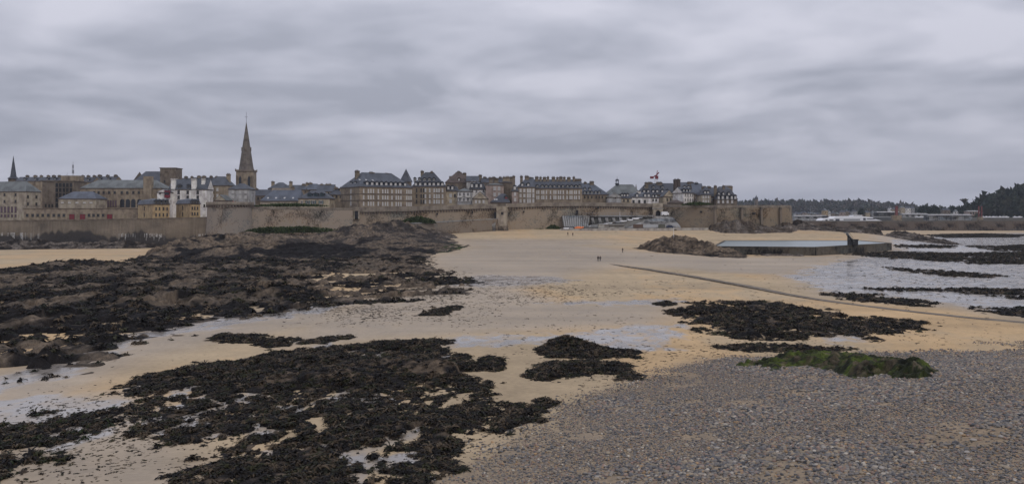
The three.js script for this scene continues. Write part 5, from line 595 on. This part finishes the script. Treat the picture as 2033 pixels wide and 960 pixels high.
{ // fast ferry
  const d = 850, L = 115 / F * d, p = at(1630, 425, d), t = thing('ferry', 'white fast ferry moored behind the breakwater', 'ferry', [p.x, 1.6, p.z]), y = r => yAt(r, d) - 1.6, X = px => (px - 1630) / F * d;
  const sh = new THREE.Shape(); [[1630, 446], [1745, 446], [1752, 438.5], [1738, 435.5], [1732, 432], [1716, 430.5], [1712, 429.5], [1660, 430], [1656, 432.5], [1646, 433], [1636, 434], [1630, 439]].forEach(([a, b], i) => i ? sh.lineTo(X(a), y(b)) : sh.moveTo(X(a), y(b)));
  part('hull', new THREE.ExtrudeGeometry(sh, { depth: 15, bevelSize: 0.4, bevelThickness: 0.6, bevelSegments: 2 }).translate(0, 0, -15), M.paintW, t); for (const [a, b, r0, r1] of [[1675, 1708, 434.6, 436.2], [1721, 1737, 433.4, 434.9], [1647, 1655, 435.4, 437]]) part('window_band', bx(X(b) - X(a), y(r0) - y(r1), 0.2, (X(a) + X(b)) / 2, (y(r0) + y(r1)) / 2, 0.66), M.paneD, t); for (const [a, b, r0, r1] of [[1659, 1667, 434, 437.8], [1714, 1719, 432.6, 436.8], [1639, 1643, 435.4, 437.8]]) part('side_door', bx(X(b) - X(a), y(r0) - y(r1), 0.2, (X(a) + X(b)) / 2, (y(r0) + y(r1)) / 2, 0.68), std(rgb(0.06, 0.065, 0.09), 0.5), t);
  part('bridge', mg([bx(9, 2.2, 10, X(1705), y(429.2), -7.5), bx(10, 0.4, 11, X(1705), y(427.2), -7.5)]), M.paintW, t); part('bridge_window', bx(8.4, 0.8, 0.2, X(1705), y(429), -2.45), M.paneD, t); part('mast', mg([bx(0.3, 5, 0.3, X(1699), y(426), -7), bx(3, 0.2, 0.2, X(1699), y(424.5), -7)]), M.metal, t); part('funnel', bx(3, 3.4, 8, X(1644), y(431.5), -7.5), M.dark, t);
}
// land: far hills and headland
function hill(name, label, rowTop, d, depth, pxs, base = 1) { // profile given by photo rows along px, as a real ridge
  const n = 70, m = 14, pos = [], idx = []; for (let j = 0; j <= m; j++) for (let i = 0; i <= n; i++) { const px = lerp(pxs[0], pxs[1], i / n), dd = d + depth * j / m, x = xAt(px, dd), h = Math.max(0, yAt(rowTop(px), d + depth * 0.5) - base - 6), k = Math.sin(Math.PI * 0.5 * Math.min(1, j / m * 2)) * (j / m > 0.5 ? 1 - 0.5 * (j / m - 0.5) : 1); pos.push(x, base + h * k + 2 * noise(x * 0.02, dd * 0.02) * k, -dd); if (i < n && j < m) { const a = j * (n + 1) + i; idx.push(a, a + 1, a + n + 1, a + 1, a + n + 2, a + n + 1); } }
  const g = new THREE.BufferGeometry(); g.setAttribute('position', new THREE.BufferAttribute(new Float32Array(pos), 3)); g.setIndex(idx); g.computeVertexNormals(); const o = shade(new THREE.Mesh(g, std(rgb(0.05, 0.055, 0.035), 0.95))); put(o, name, label, null, null, 'structure'); return (i, j) => { const a = Math.round(j * m) * (n + 1) + Math.round(i * n); return [pos[3 * a], pos[3 * a + 1], pos[3 * a + 2]]; };
}
const clump = leafCloud(60, 1, 1, 1, 0.3);
function wood(name, label, hf, n, s, cols, jr = [0.0, 0.75]) { const sp = []; for (let i = 0; i < n; i++) { const [x, y, z] = hf(rnd(), rr(...jr)); sp.push([x + rr(-10, 10), y - s * 0.4, z + rr(-8, 8), s * (0.5 + 1.1 * rnd() * rnd()), pick(cols), rr(0.7, 1.2), 0.2]); } const g = new THREE.Group(); put(g, name, label, null, null, 'stuff'); scatter('tree_canopy', clump, new THREE.MeshStandardMaterial({ color: 0xffffff, roughness: 0.95, side: THREE.DoubleSide }), sp, g); }
const ev = [rgb(0.018, 0.027, 0.014), rgb(0.025, 0.034, 0.016), rgb(0.013, 0.022, 0.013), rgb(0.034, 0.036, 0.02)], wi = [rgb(0.05, 0.058, 0.035), rgb(0.065, 0.06, 0.045), rgb(0.04, 0.05, 0.032), rgb(0.08, 0.07, 0.055)];
const h1 = hill('far_hill', 'low wooded hill across the bay', px => px < 1600 ? 402 : px < 1680 ? 401.5 : px < 1760 ? lerp(401, 404, (px - 1700) / 60) : lerp(404, 412, (px - 1760) / 60), 2300, 900, [1400, 1830]);
wood('far_wood', 'hazy woods covering the hill across the bay', h1, 3600, 13, wi, [0.1, 0.75]);
const h2 = hill('far_shore', 'low shore with trees behind the harbour', px => lerp(412, 407, (px - 1740) / 220), 1500, 500, [1700, 2020]);
wood('shore_wood', 'loose trees along the low harbour shore', h2, 520, 7, [...ev, ...wi], [0.2, 0.7]);
const h3 = hill('headland', 'wooded headland at the right edge', px => px < 1960 ? lerp(416, 392, clamp((px - 1925) / 35)) : lerp(392, 372, clamp((px - 1960) / 75)) - Math.max(0, px - 2035) * 0.06, 1120, 420, [1925, 2200]);
wood('headland_wood', 'dense dark evergreen wood on the headland', h3, 3000, 10, ev, [0.0, 0.7]);
function tree(label, px, row0, row1, d, w, bare) { const p = at(px, row1, d), h = yAt(row0, d) - p.y, t = thing(bare ? 'bare_tree' : 'evergreen_tree', label, 'tree', [p.x, p.y, p.z], 0, bare ? undefined : 'dark trees along the harbour shore');
  if (!bare) { part('trunk', cyl(0.5, 0.3, h * 0.5, 0, 0, 0, 6), M.frameD, t); part('crown', mergeGeometries([leafCloud(420, w, h * 0.8, w * 0.8, 0.9).translate(0, h * 0.18, 0), leafCloud(200, w * 0.5, h * 0.4, w * 0.5, 0.8).translate(-w * 0.5, h * 0.2, 0.5), leafCloud(200, w * 0.5, h * 0.5, w * 0.5, 0.8).translate(w * 0.45, h * 0.22, 1)]), leafM(2), t); return; }
  const br = []; (function grow(a, dir, L, r, k) { const b = [a[0] + dir[0] * L, a[1] + dir[1] * L, a[2] + dir[2] * L]; br.push(bar(a, b, r, r * 0.65, 4)); if (k === 0) return; for (let i = 0; i < 4; i++) { const v = new THREE.Vector3(dir[0] + rr(-0.6, 0.6), dir[1] + rr(-0.1, 0.4), dir[2] + rr(-0.6, 0.6)).normalize(); grow(b, [v.x, v.y, v.z], L * rr(0.62, 0.8), r * 0.68, k - 1); } })([0, 0, 0], [0, 1, 0], h * 0.25, h * 0.03, 5);
  part('trunk', br[0], leafM(3), t); const c = part('branches', mg(br.slice(1)), leafM(3), t); }
tree('tall bare winter tree on the skyline before the headland', 1918, 387, 421, 1250, 8, true);
[[1833, 406, 425, 1180, 8, 'broad dark round tree left of centre on the harbour shore'], [1845, 408, 425, 1190, 6, 'smaller dark tree overlapping the broad round tree'], [1858, 406, 425, 1200, 7, 'dark tree right of the broad round tree'], [1921, 398, 424, 1230, 6, 'dark evergreen standing below the bare winter tree'], [1892, 408, 423, 1300, 7, 'dark tree midway between the round trees and bare tree'], [1905, 407, 423, 1300, 7, 'dark tree just left of the bare winter tree'], [1934, 405, 424, 1230, 4, 'small dark tree between bare tree and headland'], [1710, 412, 428, 1300, 5, 'lone dark tree above the bow of the ferry'], [1688, 410, 424, 1900, 8, 'dark tree on the far shore above the ferry bridge']].forEach(([px, a, b, d, w, l]) => tree(l, px, a, b, d, w));
// far houses, each on its own
const H = [[1702, 421, 6, 5, 'cream', 'yellowish'], [1725, 423, 9, 6, 'pink', 'pinkish']]; let hn = 0;
const far = (px, row, w, h, wall, rm, d, label) => { const p = at(px, row, d), t = thing('far_house', label, 'house', [p.x, p.y - h, p.z], rr(-0.3, 0.3), 'houses on the far harbour shore'), W = w / F * d; part('wall', bx(W, h + 6, 8, 0, h / 2 - 3, 0), M[wall], t); part('roof', faces(roofFaces('hip', W, 8, 3.2, 0.3, 1.5, 1.5)).translate(-W / 2, h + 0.02, 4), M[rm], t); for (const k of [-0.25, 0.25]) part('window', bx(1.2, 1.6, 0.1, W * k, h * 0.55, 4.05), M.paneD, t); };
far(1638, 418, 7, 7, 'ochre', 'slateG', 1250, 'yellow gabled house left above the ferry stern'); far(1645, 420, 4, 6, 'white', 'slateG', 1250, 'narrow white house beside the yellow gabled house'); far(1673, 421, 9, 6, 'pink', 'slate', 1300, 'pinkish house above the middle of the ferry');
far(1681, 420, 5, 6, 'granite', 'slate', 1320, 'brown house right of the pinkish house'); far(1696, 420, 9, 6, 'greyWall', 'slateD', 1400, 'grey house above the ferry bridge'); far(1721, 422, 9, 5, 'cream', 'slate', 1300, 'cream house above the ferry bow'); far(1733, 423, 7, 4, 'greyWall', 'slateG', 1300, 'grey house just right of the ferry bow'); far(1767, 413, 3, 8, 'white', 'slateG', 1500, 'tall narrow white house left of the stone pier block'); far(1778, 415, 10, 5, 'cream', 'slate', 1500, 'cream house behind the stone pier block'); far(1791, 412, 8, 7, 'cream', 'slateG', 1500, 'tall cream gabled house right of the stone pier block');
far(1802, 413, 10, 6, 'white', 'slate', 1500, 'white house left of the round harbour trees'); far(1812, 413, 7, 6, 'greyWall', 'slate', 1500, 'grey house next to the round harbour trees'); far(1878, 417, 14, 7, 'graniteD', 'slateD', 1250, 'dark brown flat building between the harbour trees'); far(1898, 420, 6, 4, 'white', 'slateG', 1200, 'small white house right of the dark brown building');
for (let i = 0; i < 26; i++) { const px = 1580 + i * 6.3 + rr(-1.5, 1.5); far(px, 423 + rr(-1.5, 2.5), rr(4, 7), rr(4, 6), pick(['granite', 'greyWall', 'graniteP', 'pink', 'graniteD']), pick(['slate', 'slateG', 'slateD']), rr(1450, 1650), 'small grey roofed house in the crowded row across the harbour'); }
const shed = (px0, px1, r0, r1, d, m, label) => { const p = at((px0 + px1) / 2, r1, d), W = (px1 - px0) / F * d, h = yAt(r0, d) - p.y, t = thing('harbour_shed', label, 'shed', [p.x, p.y, p.z]); part('wall', bx(W, h + 3, 14, 0, h / 2 - 1.5, 0), m, t); part('roof', faces(roofFaces('gable', W, 15, 1.4, 0.4, 0, 0)).translate(-W / 2, h + 0.01, 7.5), M.greyWall, t); for (let i = 0; i < 4; i++) part('door', bx(W * 0.12, h * 0.7, 0.2, W * (-0.36 + i * 0.24), h * 0.35, 7.1), M.concreteD, t); };
shed(1920, 1941, 419.5, 425, 1150, M.pink, 'long pinkish harbour shed below the bare tree'); shed(1840, 1925, 427, 433, 1000, M.concrete, 'long pale blue grey terminal shed behind the breakwater'); shed(1740, 1782, 421.5, 425, 1100, M.concreteD, 'dark flat terminal building left of the pier block'); shed(1790, 1838, 425, 430, 1080, M.greyWall, 'low pale shed left of the long terminal shed'); shed(1575, 1640, 429, 433, 1050, M.greyWall, 'low pale terminal shed right of the bastion');
{ const hull = M.paintW; for (let i = 0; i < 16; i++) { const px = [1822, 1829, 1836, 1871, 1880, 1893, 1953, 1960, 1967, 1974, 1980, 1987, 1994, 2000, 2017, 2026][i], d = 1040 + rr(-20, 20), p = new THREE.Vector3(xAt(px, d), 11.25, -d), t = thing('moored_boat', 'small white motor boat laid up on the quay beyond the breakwater', 'boat', [p.x, p.y, p.z], rr(-0.5, 0.5), 'white boats laid up on the quay'); part('hull', hullFar(), hull, t); part('cabin', bx(1.8, 0.9, 1.4, -0.4, 1.5, 0), M.paintW, t); part('window', bx(1.4, 0.35, 1.5, -0.4, 1.55, 0), M.paneD, t); } }
function hullFar() { if (hullFar.g) return hullFar.g; const s = new THREE.Shape(); [[-2.6, 0], [1.9, 0], [3.1, 1.1], [-2.8, 0.95]].forEach(([x, y], i) => i ? s.lineTo(x, y) : s.moveTo(x, y)); return hullFar.g = new THREE.ExtrudeGeometry(s, { depth: 1.4, bevelSize: 0.1, bevelThickness: 0.3, bevelSegments: 1 }).translate(0, 0, -0.7); }
[[1780.5, 1772, 1789, 409, 427, 'left'], [1947, 1941, 1953, 409, 430, 'right']].forEach(([px, a, b, r0, r1, n]) => { const d = 778, p = at(px, 438, d), t = thing('pier_mark', n === 'left' ? 'stone pier block carrying a dark red post above the breakwater' : 'rust red twin post navigation mark near the headland', 'beacon', [p.x, p.y, p.z]), W = (b - a) / F * d, h = yAt(r1, d) - p.y; part('block', bx(n === 'left' ? W : 3, h, 5, 0, h / 2, 0), M.granite, t); const pm = std(rgb(0.16, 0.05, 0.05), 0.7), ph = yAt(r0, d) - p.y - h; part('post', mg(n === 'left' ? [bx(2.0, ph, 2.0, 0, h + ph / 2, 0), bx(2.6, 0.4, 2.6, 0, h + ph, 0)] : [bx(0.9, ph, 1, -1.4, h + ph / 2, 0), bx(0.9, ph, 1, 1.4, h + ph / 2, 0), bx(3.6, 0.4, 1, 0, h + ph * 0.5, 0)]), pm, t); });
{ const d = 1750, p = at(1502, 404, d), t = thing('domed_tower', 'distant dark domed church tower on the horizon', 'church', [p.x, p.y - 30, p.z]), h = yAt(395, d) - p.y + 30; part('tower', cyl(4, 4, h, 0, 0, 0, 8), M.graniteD, t); part('dome', metric(new THREE.SphereGeometry(4.2, 12, 8, 0, 6.3, 0, 1.57).scale(1, 1.4, 1).translate(0, h, 0)), M.slateD, t); part('lantern', mg([cyl(0.9, 0.7, 3, 0, h + 5, 0, 6), cyl(0.3, 0.05, 3, 0, h + 8, 0, 5)]), M.slateD, t); }
[[1610, 409, 434, 1050, 'thin light mast standing beyond the bastion corner'], [1733, 418, 433, 900, 'white mast just ahead of the ferry bow']].forEach(([px, a, b, d, l]) => { const p = at(px, b, d), t = thing('mast', l, 'mast', [p.x, p.y, p.z]); part('pole', cyl(0.28, 0.18, yAt(a, d) - p.y, 0, 0, 0, 6), M.metal, t); part('lamp_arm', bx(1.6, 0.3, 0.5, 0, yAt(a, d) - p.y, 0), M.metal, t); });

// ---------------------------------------------------------------- people and gulls
function personGeo(stride, armOut, sway) { // one skin over a posed skeleton, metres, feet at y 0
  const J = { pel: [0, 0.95, 0], che: [0, 1.32, 0.02 + sway], nek: [0, 1.50, 0.03 + sway], hed: [0, 1.64, 0.05 + sway] }, bones = [];
  const b = (a, c, r0, r1) => bones.push([a, c, r0, r1]); b(J.pel, J.che, 0.155, 0.175); b([-0.15, 1.42, sway], [0.15, 1.42, sway], 0.085, 0.085); b(J.che, J.nek, 0.13, 0.062); b(J.nek, J.hed, 0.06, 0.085); b([0, 1.60, 0.05 + sway], [0, 1.68, 0.045 + sway], 0.092, 0.098); b([0, 1.62, 0.13 + sway], [0, 1.64, 0.15 + sway], 0.02, 0.015);
  for (const s of [-1, 1]) { const f = stride * s; b([s * 0.09, 0.93, 0], [s * 0.1, 0.5, f * 0.5], 0.105, 0.07); b([s * 0.1, 0.5, f * 0.5], [s * 0.1, 0.08, f], 0.068, 0.048); b([s * 0.1, 0.05, f - 0.03], [s * 0.11, 0.045, f + 0.17], 0.05, 0.045);
    const e = [s * (0.25 + armOut), 1.14, -f * 0.35], w = [s * (0.24 + armOut), 0.9, -f * 0.7 + 0.07]; b([s * 0.2, 1.42, sway], e, 0.068, 0.055); b(e, w, 0.054, 0.04); b(w, [w[0], 0.8, w[2] + 0.03], 0.042, 0.035); }
  const N = 72, mc = new MarchingCubes(N, new THREE.MeshBasicMaterial(), false, false, 60000), C = [0, 0.92, 0.02], S = 0.98; mc.isolation = 0;
  for (let k = 0; k < N; k++) for (let j = 0; j < N; j++) for (let i = 0; i < N; i++) { const p = [C[0] + S * (i / (N / 2) - 1), C[1] + S * (j / (N / 2) - 1), C[2] + S * (k / (N / 2) - 1)]; let acc = 0; const K = 45; for (const [a, c, r0, r1] of bones) { const v = [c[0] - a[0], c[1] - a[1], c[2] - a[2]], w = [p[0] - a[0], p[1] - a[1], p[2] - a[2]], t = clamp((w[0] * v[0] + w[1] * v[1] + w[2] * v[2]) / (v[0] ** 2 + v[1] ** 2 + v[2] ** 2)), dd = Math.hypot(w[0] - v[0] * t, w[1] - v[1] * t, w[2] - v[2] * t) - lerp(r0, r1, t); acc += Math.exp(-K * dd); } mc.field[k * N * N + j * N + i] = clamp(Math.log(acc) / K, -1, 1); }
  mc.update(); const n = mc.count, pos = new Float32Array(n * 3), nor = new Float32Array(n * 3), col = new Float32Array(n * 3);
  for (let i = 0; i < n; i++) { for (let k = 0; k < 3; k++) { pos[3 * i + k] = mc.positionArray[3 * i + k] * S + C[k]; nor[3 * i + k] = mc.normalArray[3 * i + k]; } }
  const g = new THREE.BufferGeometry(); g.setAttribute('position', new THREE.BufferAttribute(pos, 3)); g.computeVertexNormals(); g.setAttribute('color', new THREE.BufferAttribute(col, 3)); return g;
}
const poses = [personGeo(0.24, 0.03, 0.02), personGeo(-0.14, 0.05, 0.0)];
const bodyM = std(0xffffff, 0.85, { vertexColors: true });
function person(label, x, z, y, turn, k, s, coat, legs, hair) {
  const t = thing('person', label, 'person', [x, y, z], turn), g = poses[k].clone(), p = g.attributes.position, c = g.attributes.color; for (let i = 0; i < p.count; i++) { const X = p.getX(i), Y = p.getY(i), Z = p.getZ(i); let q = Y < 0.1 ? [0.02, 0.02, 0.02] : Y < 0.88 && Math.abs(X) < 0.2 ? legs : Y > 1.66 || (Y > 1.53 && Z < 0.03) ? hair : Y > 1.49 || (Math.abs(X) > 0.2 && Y < 0.87) ? [0.36, 0.22, 0.16] : coat; c.setXYZ(i, ...q); }
  part('body', g, bodyM, t).scale.setScalar(s);
}
const dk = [0.014, 0.014, 0.018], jean = [0.025, 0.032, 0.055], hr = [0.03, 0.02, 0.015];
const onSand = (px, row) => { const [x, z] = G(px, row); return [x, z, ground(x, z)]; };
{ const P = (l, px, row, turn, k, s, c, lg) => { const [x, z, y] = onSand(px, row); person(l, x, z, y, turn, k, s, c, lg, hr); };
  P('left walker in dark coat of the pair nearest the causeway end', 1187.5, 518, 0.3, 0, 1.0, dk, dk); P('right walker in dark coat of the pair nearest the causeway end', 1191.8, 518, 0.2, 1, 0.97, dk, jean); P('lone walker in dark clothes left of the rock islet', 1236.5, 501, -1.2, 0, 1.0, dk, dk); P('left dark figure of the two walkers near the quay', 1127.5, 474.5, 0.5, 0, 1.02, dk, dk); P('right dark figure of the two walkers near the quay', 1137.3, 475, 2.6, 1, 0.97, [0.04, 0.025, 0.02], dk); }
{ const c = at(456.5, 425, 377); person('visitor in a red jacket standing on the round tower', c.x + 3.6, c.z + 6.5, 20, 0.4, 1, 1, [0.35, 0.03, 0.03], dk, hr); person('visitor in a brown jacket standing on the round tower', c.x + 4.6, c.z + 6.2, 20, -0.5, 0, 1, [0.16, 0.07, 0.05], dk, hr); person('dark clothed visitor standing at the left of the round tower', c.x - 4.5, c.z + 6.5, 20, 0.9, 0, 1, dk, dk, hr); }
function gull(label, px, row, d, s, bank) { const p = at(px, row, d), t = thing('gull', label, 'bird', [p.x, p.y, p.z], bank), m = std(rgb(0.16, 0.16, 0.17), 0.8); const b = new THREE.LatheGeometry([[0.001, -0.3], [0.05, -0.22], [0.085, -0.05], [0.07, 0.12], [0.045, 0.2], [0.05, 0.25], [0.001, 0.32]].map(([r, y]) => new THREE.Vector2(r, y)), 10).rotateX(Math.PI / 2); part('body', b, m, t).scale.setScalar(s); for (const q of [-1, 1]) part('wing', faces([[[0, 0.03, 0.12], [q * 0.35, 0.2, 0.14], [q * 0.35, 0.2, -0.03], [0, 0.03, -0.1]], [[q * 0.35, 0.2, 0.14], [q * 0.75, 0.1, -0.06], [q * 0.35, 0.2, -0.03]], [[0, 0.01, -0.1], [q * 0.35, 0.18, -0.03], [q * 0.35, 0.18, 0.14], [0, 0.01, 0.12]]]), m, t).scale.setScalar(s); }
gull('dark gull gliding high left of centre', 740.5, 122, 330, 0.9, 0.7); gull('tiny gull flying higher right of the first gull', 818, 109, 480, 0.8, -0.5);

renderer.render(scene, camera);
